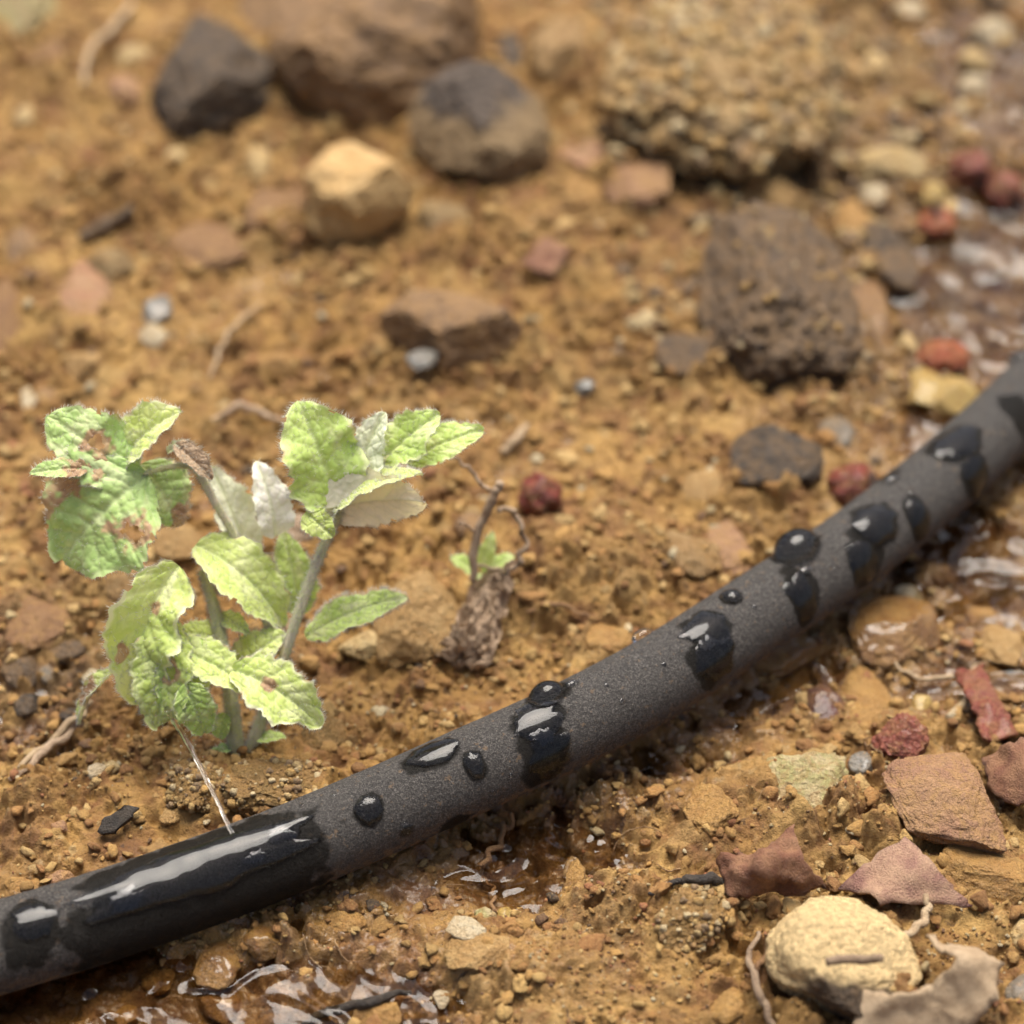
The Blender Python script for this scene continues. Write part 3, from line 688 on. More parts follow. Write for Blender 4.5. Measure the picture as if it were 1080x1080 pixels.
SOIL = [(.50,.30,.10),(.56,.35,.13),(.44,.24,.08),(.36,.18,.065),(.60,.41,.17),(.46,.25,.09),(.54,.33,.115),(.64,.46,.22)]
GRIT = SOIL + [(.62,.52,.33),(.18,.10,.06),(.42,.18,.09),(.66,.60,.46),(.10,.075,.06),(.48,.30,.11)]
crumbs('soil_crumb', 9000, .35, 1.4, 2.0, 2, 11, SOIL, 'fine ochre soil crumbs covering the ground')
crumbs('sand_grain', 9000, .16, .55, 1.6, 1, 15, GRIT[:12], 'coarse sand grains on the nearest soil', yr=(-122,-30))
crumbs('soil_clump', 1900, .9, 2.4, 2.2, 3, 12, SOIL, 'larger rough clumps of brown soil strewn over the ground')
crumbs('grit', 2600, .35, 1.7, 2.0, 2, 13, GRIT, 'mixed pale, dark and reddish grit scattered in the soil')
qa = atz(850, 180, 0)
crumbs('fine_gravel', 900, .8, 2.6, 1.6, 3, 14, [(.55,.42,.22),(.30,.20,.12),(.62,.52,.34),(.15,.11,.085),(.44,.28,.13),(.24,.17,.12)],
       'loose pale and brown gravel in the upper right of the ground', xr=(20,125), yr=(40,225))

def tiny_fibres():
    r_ = np.random.default_rng(77); VV = []; FF = []; k = 0
    for i in range(170):
        x = r_.uniform(-118, 118); y = r_.uniform(-118, 190)
        if abs(float(hose_dist(x, y))) < HR+2: continue
        a = r_.uniform(0, 6.28); L = r_.uniform(2.5, 11); m = 9; b = r_.normal()*.8
        t = np.linspace(0, 1, m); xx = x+L*t*np.cos(a+b*t); yy = y+L*t*np.sin(a+b*t); zz = H(xx, yy)+.25+r_.uniform(0, .5)
        zz = np.maximum(zz, np.convolve(np.r_[zz[0], zz, zz[-1]], [.33,.34,.33], 'valid'))
        C = np.stack([xx, yy, zz], 1); T, A, B = frames(C); R_ = r_.uniform(.06, .2)*np.linspace(1, .5, m)[:, None]; q = np.linspace(0, 6.283, 5, endpoint=False)
        V = C[:, None]+R_[..., None]*(np.cos(q)[None, :, None]*A[:, None]+np.sin(q)[None, :, None]*B[:, None])
        VV.append(V.reshape(-1, 3)); FF.append(quads(m, 5, True)[:, ::-1]+k); k += m*5
    o = build('plant_litter', np.vstack(VV), np.vstack(FF), M_LITTER, origin=np.zeros(3)); props(o, 'fine dry rootlets and straw fibres scattered over the soil', 'plant litter', kind='stuff')
# ------------------------------------------------------------------ berries
def berry(box, label, mat, seed):
    x0, y0, x1, y1 = box; px, py = (x0+x1)/2, (y0+y1)/2
    P = ground(px, py, 2.5); r = (x1-x0)/2*mmpx(P); P = P.copy(); 
    root = empty('berry', P-np.array([0,0,r*.9]), label=label, cat='berry', group='fallen red berries')
    bv, bf = ico(5); rr = np.random.default_rng(seed)
    # drupelets and wrinkles
    cs = rr.normal(size=(46, 3)); cs /= np.linalg.norm(cs, axis=1)[:, None]
    d = np.sqrt(np.maximum(0, 2-2*(bv @ cs.T))).min(1)
    v = bv*(1+.10*np.sqrt(np.maximum(0, 1-(d/.36)**2))+.17*pn3(bv*1.6+seed, 3))[:, None]
    v *= np.array([r*.92, r*.92, r*.9*(y1-y0)/(x1-x0)])
    build('fruit', v+P, bf, mat, root)
    a = np.linspace(0, 2*np.pi, 40, endpoint=False); k = np.arange(0, 1.01, .2)
    ax = camvec(*rr.normal(size=2)*.5, .55); t1 = np.cross(ax, [0,0,1.0]); t1 /= np.linalg.norm(t1); t2 = np.cross(ax, t1)
    V = []
    for q in k:
        rad = r*q*(.30+.10*np.cos(5*a)); V.append(P+ax*(r*(1.03-.10*q*q)) + np.outer(rad*np.cos(a), t1)+np.outer(rad*np.sin(a), t2))
    build('calyx', np.vstack(V), quads(len(k), 40, True), M_CALYX, root)
berry((546,498,594,550),'single red berry lying in the soil right of the plant',M_BERRY,1)
berry((1000,156,1048,208),'dark crimson berry, left one of the pair at the right edge',M_BERRY,2)
berry((1036,182,1084,226),'crimson berry cut by the right edge, right one of the pair',M_BERRY,3)
berry((968,220,1008,252),'orange-red berry below the crimson pair',M_BERRYO,4)
berry((968,358,1022,402),'orange-red berry at the edge of the puddle by the yellow stones',M_BERRYO,5)
berry((872,490,928,534),'red berry touching the back of the hose',M_BERRY,6)

# ------------------------------------------------------------------ HOSE
def frames(C):
    T = np.gradient(C, axis=0); T /= np.linalg.norm(T, axis=1)[:, None]
    Sd = np.cross(T, [0,0,1.0]); Sd /= np.linalg.norm(Sd, axis=1)[:, None]; N = np.cross(Sd, T)
    return T, Sd, N
HT, HSd, HN = frames(HC)
NTH = 112; th = np.linspace(0, 2*np.pi, NTH, endpoint=False)       # 0 = top, pi/2 = towards viewer
HV = HC[:, None]+HR*(np.cos(th)[None, :, None]*HN[:, None]+np.sin(th)[None, :, None]*HSd[:, None])
_nrm = (HV-HC[:, None])/HR
_px, _py, _w = proj(HV.reshape(-1, 3)); _face = ((CAM-HV)*_nrm).sum(-1).ravel() > 0
def hose_at(px, py):
    d = (_px-px)**2+(_py-py)**2+np.where(_face, 0, 1e9); k = int(np.argmin(d)); return HS[k//NTH], th[k % NTH]
def hose_pos(s, t, r):
    C = np.stack([np.interp(s, HS, HC[:,k]) for k in range(3)], -1)
    N = np.stack([np.interp(s, HS, HN[:,k]) for k in range(3)], -1); D = np.stack([np.interp(s, HS, HSd[:,k]) for k in range(3)], -1)
    return C+(np.cos(t)[..., None]*N+np.sin(t)[..., None]*D)*np.asarray(r)[..., None]
# wet patches: px, py, half length along, half arc across (mm), skew
patch = [(215,925,21,9.5,0),(205,955,21,7,0),(215,975,20,5,0),(30,985,4.5,6,.2),(455,797,5,3.2,0),(500,806,1.9,2.6,0),(390,853,2.6,2.6,0),(428,876,1.2,1.2,0),
         (575,790,4.6,6.5,.15),(568,757,5,3,0),(745,663,5,4,0),(752,692,4.6,5.5,.1),(772,630,2,2,0),(848,628,3.4,6.5,.15),(925,552,5.2,4.6,0),(915,590,4.2,6,.2),
         (971,548,3.2,4.6,.1),(1008,466,6.6,4.4,0),(1030,500,4.0,5.5,.1),(840,580,5.4,3.8,0),(578,730,4,3,0),(1079,440,3.5,7,0),(938,502,2.6,2,0),(480,868,3,2,0),(300,925,5,9,0)]
ss = HS[:, None]; arc = (((th+np.pi) % (2*np.pi))-np.pi)[None]*HR
wetm = np.zeros((len(HS), NTH))
nz = fbm3(np.stack([np.repeat(HS/3.2, NTH), np.tile(np.cos(th)*HR/3.2, len(HS)), np.tile(np.sin(th)*HR/3.2, len(HS))], 1), 3, 4).reshape(len(HS), NTH)
for px, py, a, b, sk in patch:
    s0, t0 = hose_at(px, py); t0 = ((t0+np.pi) % (2*np.pi))-np.pi
    u = (ss-s0)/a+sk*(arc-t0*HR)/b; v = (arc-t0*HR)/b
    wetm = np.maximum(wetm, smooth(1.07, .93, np.sqrt(u*u+v*v)+.26*nz))
mud = smooth(.36, .85, np.abs(((th+np.pi) % (2*np.pi))-np.pi)/np.pi)[None]*np.ones((len(HS), 1))
_q = HV.reshape(-1, 3); rad = 1+.004*nz+(.0045*pn3(_q/1.0, 61)+.0035*pn3(_q/.55, 62)).reshape(len(HS), NTH)*(1-.8*wetm)
HVd = HC[:, None]+(HV-HC[:, None])*rad[..., None]
hose = empty('irrigation_hose', HC[len(HC)//2]-np.array([0,0,HR]), label='black rubber irrigation hose with water drops lying diagonally across the soil', cat='hose')
build('tube', HVd.reshape(-1, 3), quads(len(HS), NTH, True), M_HOSE, hose, attrs={'wet': wetm.ravel(), 'mud': mud.ravel()})
# the pin-hole the water jet leaves from
sj, tj = hose_at(248, 885)
a = np.linspace(0, 2*np.pi, 24, endpoint=False); V = []
for rr_, hh_ in ((.95,.0),(.85,.12),(.6,.16),(.42,.08),(.34,-.25)):
    V.append(hose_pos(sj+rr_*np.cos(a), tj+rr_*np.sin(a)/HR, HR+.02+np.full(24, hh_)))
build('outlet_hole', np.vstack(V), quads(5, 24, True), M_HOSE, hose, attrs={'wet': np.ones(120), 'mud': np.zeros(120)})

def drop(px, py, a, b, h, label, name='water_drop', skew=0.0, irr=.12, power=.85, group='water drops on the hose', grow=0.0, seed=0):
    if power == .85: power = .48
    s0, t0 = hose_at(px, py); nr, na = 26, 72
    ph = np.linspace(0, 2*np.pi, na, endpoint=False)[None]; r = np.linspace(0, 1, nr)[:, None]
    sd = hash_str(label)+seed
    edge = 1+irr*(pn2(np.cos(ph)*1.6+sd, np.sin(ph)*1.6, 4)*1.6+.6*pn2(np.cos(ph)*4+sd, np.sin(ph)*4, 5))
    edge = 1+(edge-1)*r**1.6; u = r*np.cos(ph)*edge; v = r*np.sin(ph)*edge
    hgt = h*np.maximum(0, 1-r**2)**power*np.ones_like(ph)
    hgt = hgt*(1+irr*(.25*pn2(u*1.1+sd, v*1.1, 6)+(.9*pn2(u*5+sd, v*1.3, 7) if a > 10 else 0)))
    hgt = hgt-.10*(r > .999)
    P = hose_pos(s0+a*(u-skew*v), t0+b*v/HR, HR+.02+hgt)
    P[..., 2] -= 0
    Pb = hose_pos(s0+a*(u-skew*v)*.97, t0+b*v*.97/HR, HR-.35+0*hgt)
    V = np.vstack([P.reshape(-1, 3), Pb.reshape(-1, 3)]); F1 = quads(nr, na, True); F2 = F1[:, ::-1]+nr*na
    j = np.arange(na); side = np.stack([(nr-1)*na+j, (nr-1)*na+(j+1) % na, nr*na+(nr-1)*na+(j+1) % na, nr*na+(nr-1)*na+j], 1)
    o = build(name, V, np.vstack([F1, F2, side]), M_WATER); props(o, label, 'water drop', group); return o
drop(208,915,17.5,4.8,.95,'long film of water running along the hose around the jet','water_film',irr=.24,power=.42)
drop(34,972,3.6,3.0,.4,'smear of water on the hose at the left edge','water_film',irr=.2)
drop(296,878,3.0,1.6,.5,'broken end piece of water past the long film','water_film',irr=.45)
drop(128,948,3.6,1.5,.45,'small flat film of water before the long film, nearer the left edge','water_film',irr=.4)
drop(268,905,2.2,1.2,.4,'small drop low beside the long film','water_drop',irr=.3)
drop(390,853,2.3,2.3,.9,'round drop low on the hose, right of the long film')
drop(428,875,1.3,1.2,.45,'tiny flat drop below the round one, low on the hose',irr=.2)
drop(455,795,4.3,2.6,.7,'flat oval drop on the upper edge of the hose, left of the middle')
drop(500,806,1.6,2.3,.95,'small upright drop on the hose beside the flat oval one')
drop(577,735,3.4,2.4,2.7,'high bead of water on the upper edge, near the middle of the hose',power=.6,irr=.06)
drop(568,760,4.4,4.2,.6,'irregular drop running down the hose under the high middle bead',irr=.25)
drop(580,795,3.6,4.2,.35,'thin dark run of water down the hose below the irregular drop','water_film',irr=.25)
drop(677,672,2.2,1.5,1.4,'small bead on the upper edge between the middle and the leaf-shaped drop')
drop(772,630,1.9,1.8,1.2,'small round bead just above the leaf-shaped drop')
drop(745,664,4.8,3.8,.6,'leaf-shaped flat drop on the hose with a bright white streak',irr=.18)
drop(756,694,4.0,3.8,.35,'thin dark run of water below the leaf-shaped drop','water_film',irr=.2)
drop(841,582,5.0,3.4,3.8,'largest domed bead of water standing on the upper edge of the hose',irr=.05,power=.6)
drop(848,628,2.8,5.2,.45,'dark wet run below the largest bead','water_film',irr=.3)
drop(922,553,4.9,4.0,1.0,'wide drop on the hose right of the largest bead',irr=.15)
drop(912,592,3.4,4.2,.5,'dark run of water under the wide drop','water_film',irr=.25)
drop(971,548,2.8,4.0,.7,'dark oval drop on the near side of the hose, right of the wide drop')
drop(1006,468,6.0,3.6,.9,'long drop near the upper end of the hose',irr=.18)
drop(1030,500,3.2,4.2,.4,'dark run under the long drop near the upper end','water_film',irr=.25)
drop(941,507,1.9,1.3,1.0,'small bead on the upper edge before the long drop')
drop(1073,378,2.2,1.8,1.3,'bead at the right edge of the photo on the hose')
drop(602,722,1.5,1.0,.7,'tiny drop just right of the high middle bead')
drop(850,603,1.6,.9,.5,'tiny shiny drop right under the largest bead',irr=.2)
for i, (x, y) in enumerate([(318,850),(352,838),(520,835),(640,722),(655,740),(700,700),(795,640),(880,600),(960,520),(540,818)]):
    drop(x, y, .45, .45, .25, 'pinhead droplet on the dusty hose', group='pinhead droplets on the hose', seed=i)

tiny_fibres()
# ------------------------------------------------------------------ tubes: twigs, roots, stems
def tube_mesh(P, R, n=10, per=8, wob=0.0, square=0.0, seed=0, cap=True):
    C = catmull(P, per); R = np.interp(np.linspace(0, 1, len(C)), np.linspace(0, 1, len(R)), R)
    if wob: C = C+wob*np.stack([pn2(np.linspace(0, len(P)*1.7, len(C))+seed, np.full(len(C), k*7.7), 3) for k in range(3)], 1)
    T, A, B = frames(C); a = np.linspace(0, 2*np.pi, n, endpoint=False)
    rr = R[:, None]*(1+square*np.cos(4*a)[None])
    rr = rr*(1+.16*pn2(np.repeat(np.linspace(0, len(P)*4, len(C))[:, None], n, 1)+seed, np.repeat(a[None]*.8, len(C), 0), 8)*(1 if wob else .4))
    V = C[:, None]+rr[..., None]*(np.cos(a)[None, :, None]*A[:, None]+np.sin(a)[None, :, None]*B[:, None])
    F = quads(len(C), n, True); V = V.reshape(-1, 3); k = len(V)
    V = np.vstack([V, C[0]-T[0]*R[0]*.3, C[-1]+T[-1]*R[-1]*.5]); j = np.arange(n)
    t1 = np.stack([np.full(n, k), (j+1) % n, j], 1); b0 = (len(C)-1)*n; t2 = np.stack([np.full(n, k+1), b0+j, b0+(j+1) % n], 1)
    return V, [F[:, ::-1], t1[:, ::-1], t2[:, ::-1]], C, (T, A, B), R
def G(px, py, dz): return ground(px, py, dz)
def twig(pts, R, mat, name, label, cat, wob=.5, n=10, seed=0, **k):
    V, F, *_ = tube_mesh([G(*p) for p in pts], [r*(.55 if mat in (M_ROOT, M_TWIG, M_GREYW) else .75) for r in R], n=n, per=14, wob=wob*1.3, seed=seed+hash_str(label))
    o = build(name, V, F, mat); props(o, label, cat, **k); return o
twig([(138,2,1.5),(118,30,3),(95,55,3.5),(86,90,1.5)],[1.2,1.6,1.5,.9],M_TWIG,'twig','pale curved twig in the top left','twig')
twig([(276,320,1),(245,345,2.2),(232,370,2),(222,398,.6)],[.5,.8,.8,.4],M_TWIG,'twig','thin pale curved twig behind the plant','twig')
twig([(20,810,.8),(50,785,2.2),(85,752,3.5),(96,738,4)],[.8,1.2,1.1,.7],M_TWIG,'twig','pale twig on the left pointing up to the plant, upper of two','twig')
twig([(10,822,.6),(40,800,1.2),(70,775,2),(88,760,2)],[.6,.9,.9,.5],M_WITHER,'twig','brownish twig on the left, lower of two','twig')
twig([(86,252,1.4),(108,240,2),(140,218,1.6)],[1.6,2.2,1.2],MS['dark2'],'bark_piece','short dark stick with a grey end in the left distance','stick')
twig([(555,645,.8),(585,638,1.6),(625,652,.6)],[.5,.8,.5],M_ROOT,'root','thin brown root lying behind the hose','root')
twig([(684,942,1.5),(712,930,2.5),(745,928,3),(782,934,2)],[.4,.7,1.1,1.0],M_BLACKW,'stick','thin black stick in the lower right','stick',wob=.7)
twig([(872,1014,13),(900,1012,13.5),(930,1010,13)],[1.2,1.3,1.2],M_GREYW,'twig_piece','short grey-brown twig lying on the big cream rock','twig',wob=.2)
twig([(976,945,5),(978,962,4.5),(966,980,4),(944,994,4.5)],[.8,1.1,1.2,.9],M_TWIG,'leaf_stalk','bent pale stalk below the maroon leaf','stalk',wob=.3)
twig([(800,985,2),(790,1010,3),(800,1045,3),(815,1085,1)],[.6,.9,1.2,1.0],M_GREYW,'twig','mauve-brown twig left of the big cream rock','twig')
twig([(786,1030,1.5),(800,1020,3),(812,995,3.4),(825,985,2.5)],[.5,.8,.7,.5],M_ROOT,'root','thin crooked root crossing the mauve-brown twig','root')
twig([(1000,757,1.2),(1012,746,2),(1024,736,2)],[.8,.9,.7],MS['white'],'splinter','short white splinter beside the red chip','splinter',wob=.1)
twig([(540,858,3),(528,885,2.4),(512,905,1.8),(508,930,.8)],[.6,.9,.8,.4],M_ROOT,'root','pale muddy root hanging under the middle of the hose','root',wob=1.2)
twig([(505,925,.6),(522,940,1),(518,955,.8),(540,968,.4)],[.4,.6,.6,.3],M_ROOT,'root','thin muddy root curling by the small pool','root',wob=1.0)
twig([(318,1078,.8),(350,1066,1.8),(390,1056,2),(432,1046,1)],[.6,1.0,1.1,.5],M_BLACKW,'bark_strip','dark bark strip along the bottom edge','bark',wob=.6)
twig([(944,700,.8),(965,712,1.6),(1000,716,1.6),(1030,704,.8)],[.5,.8,.9,.5],M_TWIG,'twig','thin wet twig in the gravel in front of the ochre stone','twig')
twig([(224,442,2.5),(250,428,4),(276,436,4),(300,446,2)],[.5,1.1,.9,.4],M_WITHER,'dry_stalk','curled dry stalk behind the plant','stalk')
twig([(530,478,1),(545,462,2.4),(556,448,2.2)],[1.4,1.7,1.0],M_TWIG,'wood_chip','short pale wood chip right of the plant','wood chip',wob=.2)
# flat chips
def sheet(name, pts, faces, mat, label, cat, thick=.5, cuts=7, amp=.6, nsc=6.0, curl=None, group=None, edge=.8, glue=True):
    """pts (px, py, height over soil) joined by faces: a thin crumpled sheet with thickness"""
    P = [ground(*p) for p in pts]
    bm = bmesh.new(); vs = [bm.verts.new(p) for p in P]
    for f in faces: bm.faces.new([vs[i] for i in f])
    bmesh.ops.triangulate(bm, faces=bm.faces[:])
    bmesh.ops.subdivide_edges(bm, edges=bm.edges[:], cuts=cuts, use_grid_fill=True)
    bmesh.ops.triangulate(bm, faces=bm.faces[:])
    for _ in range(3): bmesh.ops.smooth_vert(bm, verts=[v for v in bm.verts if not v.is_boundary], factor=.5, use_axis_x=True, use_axis_y=True, use_axis_z=True)
    bm.normal_update(); co = np.array([v.co[:] for v in bm.verts]); nn = np.array([v.normal[:] for v in bm.verts])
    if nn[:,2].mean() < 0: bmesh.ops.reverse_faces(bm, faces=bm.faces[:]); nn = -nn
    bnd = np.array([v.is_boundary for v in bm.verts])
    off = hash_str(label) % 97
    co2 = co+nn*(amp*(fbm3(co/nsc+off, 4, 3, .55)+.22*(1-2*np.abs(pn3(co/2.1+off, 9)))+.12*pn3(co/.9+off, 10)))[:, None]
    jag = np.stack([pn3(co/1.6+off, 11), pn3(co/1.6+off, 12), 0*co[:,0]], 1)*edge
    co2 = co2+jag*bnd[:, None]
    for v, c in zip(bm.verts, co2): v.co = c
    V = np.array([v.co[:] for v in bm.verts]); F = np.array([[v.index for v in f.verts] for f in bm.faces])
    be = [(e.verts[0].index, e.verts[1].index) for e in bm.edges if e.is_boundary]
    # orient boundary edges from their face
    od = set()
    for f in F:
        for i in range(3): od.add((f[i], f[(i+1) % 3]))
    bm.free(); n = len(V)
    V2 = V-nn*thick; bq = np.array([[b, a, a+n, b+n] if (a, b) in od else [a, b, b+n, a+n] for a, b in be])
    o = build(name, np.vstack([V, V2]), [F, F[:, ::-1]+n, bq], mat, smoothed=True)
    props(o, label, cat, group); return o
sheet('dry_leaf', [(956,882,6.5),(884,934,2.5),(930,950,3.5),(1030,958,2.0),(990,918,5.5)], [(0,1,2),(0,2,4),(2,3,4)], M_DRYM, 'pointed maroon dry leaf with a pale lower edge', 'dry leaf', thick=.5, amp=1.2)
sheet('dry_leaf', [(755,905,4),(800,898,9),(838,870,9.5),(846,902,10),(872,940,3),(800,916,9),(812,945,2.5),(768,945,2)], [(0,1,2,3,5),(3,4,6,5),(5,6,7,0)], M_DRYR, 'curled reddish brown dry leaf between the black stick and the maroon leaf', 'dry leaf', thick=.32, amp=2.0)
sheet('dry_leaf', [(974,986,7),(1014,996,10),(1060,1014,9),(1052,1044,8),(1026,1080,6),(990,1078,5),(984,1040,7),(1010,1010,12),(940,1050,8),(908,1042,6),(902,1084,4),(945,1104,3),(1000,1104,3)],
      [(0,1,7),(1,2,7),(2,3,7),(3,4,7),(4,5,6,7),(6,5,8),(8,5,11),(5,12,11),(4,12,5),(8,11,10,9)], M_DRYB, 'large folded beige dry leaf in the bottom right corner against the cream rock', 'dry leaf', thick=.5, amp=1.0)
sheet('dry_leaf', [(1036,800,3),(1060,785,8),(1095,770,10),(1100,830,8),(1070,850,4),(1046,835,2)], [(0,1,5),(1,2,3),(1,3,4,5)], M_DRYR, 'brown dry leaf cut by the right edge', 'dry leaf', thick=.6, amp=1.2)
sheet('red_chip', [(1006,712,4),(1036,702,5),(1052,735,5.5),(1076,775,3),(1038,782,2.5),(1022,740,4)], [(0,1,2,5),(5,2,3,4)], MS['red'], 'flat brick-red chip at the right edge', 'chip', thick=.7, amp=1.1, edge=1.1)
sheet('bark_chip', [(100,876,1.2),(128,850,3.4),(146,852,3.2),(122,882,1.6)], [(0,1,2,3)], M_BLACKW, 'small black bark chip behind the hose on the left', 'bark', thick=.9, amp=1.0, edge=.9)
sheet('dry_leaf', [(275,548,5),(300,540,8),(334,548,9),(330,572,6),(300,566,5)], [(0,1,4),(1,2,3,4)], M_WITHER, 'reddish tan dry leaf behind the tall stem of the plant', 'dry leaf', thick=.4, amp=1.2)
sheet('dry_leaf', [(548,278,3),(575,250,5),(600,262,4),(582,290,2)], [(0,1,2,3)], M_DRYR, 'small reddish brown dry leaf in the soil beyond the slab', 'dry leaf', thick=.5, amp=1.0)

# ------------------------------------------------------------------ PLANT
Y0 = ground(248, 790, 0)[1]
def PP(px, py, dy): return aty(px, py, Y0+dy)
plant_base = ground(250, 792, 0)
plant = empty('seedling_plant', plant_base, label='downy pale green seedling with crinkled leaves behind the left part of the hose', cat='plant')
def hairs(P, Nn, L, width=.055, rs=0, spread=.5, lift=0.0):
    """one slender blade per hair"""
    r_ = np.random.default_rng(rs); n = len(P)
    d = Nn+spread*r_.normal(size=(n, 3)); d[:, 2] += lift; d /= np.linalg.norm(d, axis=1)[:, None]
    s = np.cross(d, CAM-P); s /= np.linalg.norm(s, axis=1)[:, None]+1e-9
    s2 = np.cross(d, s)
    L = L*r_.uniform(.5, 1.15, n)[:, None]
    a = P+s*width; b = P-s*width*.5+s2*width*.8; c = P-s*width*.5-s2*width*.8; t = P+d*L
    V = np.stack([a, b, c, t], 1).reshape(-1, 3); k = np.arange(n)*4
    F = np.concatenate([np.stack([k, k+1, k+3], 1), np.stack([k+1, k+2, k+3], 1), np.stack([k+2, k, k+3], 1)])
    return V, F
def leaf(base, tip, wpx, n, arch=2.0, fl=.15, fr=.15, mat=None, holes=(), browns=(), pale=.35, nteeth=9, curl=.0, tipcurl=0.0, blunt=.75, crinkle=1.0, hair=620, hl=.85, parent=None, seed=0, stalk=None, wav=1.0, browntip=0.0, bleach=.34, ragged=1.0):
    B = PP(*base) if len(base) == 3 else np.array(base); Tp = PP(*tip); N = camvec(*n)
    Lv = Tp-B; L = np.linalg.norm(Lv); W = wpx*mmpx((B+Tp)/2)/2
    nu, nv = 84, 61
    u = np.linspace(0, 1, nu)[:, None]; v = np.linspace(-1, 1, nv)[None]
    N = N-Lv*(N @ Lv)/L**2; N /= np.linalg.norm(N)
    Mid = (B+Tp)/2+N*arch*2
    C = (1-u)**2*B+2*u*(1-u)*Mid+u*u*Tp+N*tipcurl*u**3
    T = np.gradient(C, axis=0); T /= np.linalg.norm(T, axis=1)[:, None]
    Sd = np.cross(T, N); Sd /= np.linalg.norm(Sd, axis=1)[:, None]; NN = np.cross(Sd, T)
    prof = np.sin(np.pi*np.clip(u, 0, 1)**blunt)**.62
    prof = prof*(1+.075*np.abs(np.sin(np.pi*nteeth*(u+.02*pn2(u*9+seed, u*0, 3))))*np.ones_like(v)*1.0)
    w = W*prof
    wedge = 1+ragged*.17*pn2(np.sign(v)*3+u*4.5+seed*3.3, np.sign(v)*1.0+0*u, 7)+ragged*.07*pn2(np.sign(v)*5+u*17+seed*1.3, np.sign(v)*1.0+0*u, 8)
    x = v*w*wedge
    av = np.abs(v)
    ph = u*7.0-.16*7*av**.9*1.3+.12*pn2(u*5+seed, v*2, 9)         # side veins climbing to the margin
    sv = np.abs(np.sin(np.pi*ph)); vein = np.exp(-(sv/.16)**2)*smooth(1.0,.75,av)
    midrib = np.exp(-(x/(.055*W+.12))**2); vein = np.maximum(vein*.8, midrib)
    # finer net of veins : puckers
    qx = u*L/1.75+seed*7+.3*pn2(u*L/1.2, x/1.2, 16); qy = x/1.75+.3*pn2(u*L/1.2+9, x/1.2, 18); qx, qy = np.broadcast_arrays(qx, qy)
    pk = np.clip(1-(worley2(qx, qy, 15))*2.6, 0, 1)
    z = .62*crinkle*(.50*sv**.5*(W/9)**.5 - .42*midrib - .26*pk**1.5 + .35*pn2(u*L/4.5+seed, x/4.5, 17))
    z = z+wav*1.9*(W/9)*av**1.6*pn2(u*4.2+seed*2.1, np.sign(v)*2.0+0*u, 19)*1.3
    fold = np.where(v > 0, fr, fl)*av**0
    ax = np.abs(x); k = curl/max(W, .1)
    if abs(curl) > 1e-3: xx = np.sin(k*ax)/k; zz = (1-np.cos(k*ax))/k
    else: xx = ax; zz = 0*ax
    X = np.sign(v)*(xx*np.cos(fold)-zz*np.sin(fold)); Z = xx*np.sin(fold)+zz*np.cos(fold)+z
    P = C[:, None]+X[..., None]*Sd[:, None]+Z[..., None]*NN[:, None]
    net = np.clip(vein+.6*pk**3, 0, 1)
    pl = pale*smooth(.84, 1.0, av+.10*pn2(u*12+seed, v*6, 23)+.16*smooth(.88, 1, u))
    pl = np.maximum(pl, bleach*smooth(.05, .55, pn2(u*3.1+seed*4.7, v*1.6, 37)+.3*pn2(u*11+seed, v*7, 38)))
    brown = np.zeros((nu, nv)); kill = np.zeros((nu, nv), bool)
    for hu, hv, hr in list(holes)+list(browns):
        du = (u-hu)*L; dx = x-hv*W; dd = np.sqrt(du**2+dx**2)/hr+.5*pn2(u*L/1.1+seed, x/1.1, 29)+.55*pn2(u*L/2.6+seed, x/2.6, 30)
        if (hu, hv, hr) in holes: kill |= dd < .8
        brown = np.maximum(brown, smooth(1.5, 1.0, dd))
    if browntip: brown = np.maximum(brown, smooth(1-browntip, 1.0, u+.1*pn2(u*6, v*3, 31)))
    kill |= (av > .9) & (pn2(u*13+seed*3, np.sign(v)*2+av*3, 41) > .52)
    brown = np.maximum(brown, .8*smooth(.84, 1.02, av+0*u)*smooth(.22, .5, pn2(u*7+seed*9, np.sign(v)*2+0*u, 43)))
    F = quads(nu, nv); kf = kill.ravel()[F].any(1); F = F[~kf]
    r_ = np.random.default_rng(100+seed); dn = np.cross(np.gradient(P, axis=0), np.gradient(P, axis=1)); dn /= np.linalg.norm(dn, axis=2)[..., None]+1e-9
    if (dn[nu//2, nv//2] @ NN[nu//2]) < 0: dn = -dn
    else: F = F[:, ::-1]
    # hairs: two thirds from the margin, the rest over the blade
    ne = int(hair*.6); ei = r_.integers(3, nu, ne); ej = np.where(r_.uniform(size=ne) < .5, 0, nv-1)
    ne2 = hair-ne; fi = r_.integers(3, nu-2, ne2); fj = r_.integers(2, nv-2, ne2)
    side = np.where(ej == 0, -1, 1)[:, None]*Sd[ei]
    Ph = np.vstack([P[ei, ej], P[fi, fj]]); Nh = np.vstack([side+.25*dn[ei, ej]+.4*T[ei], dn[fi, fj]])
    ok = ~np.concatenate([kill[ei, ej], kill[fi, fj]]); Ph = Ph[ok]; Nh = Nh[ok]
    V = P.reshape(-1, 3); nq = len(F)
    hv_, hf = hairs(Ph, Nh, hl, .042, seed, .35)
    at = {'vein': np.r_[net.ravel(), np.zeros(len(hv_))], 'pale': np.r_[pl.ravel()*np.ones(1), np.zeros(len(hv_))], 'brown': np.r_[brown.ravel(), np.zeros(len(hv_))]}
    Fs = [F, hf+len(V)]; midx = [0]*nq+[1]*len(hf); V = np.vstack([V, hv_])
    o = build('leaf', V, Fs, [mat or M_LEAF, M_HAIR], parent or plant, attrs=at, midx=midx)
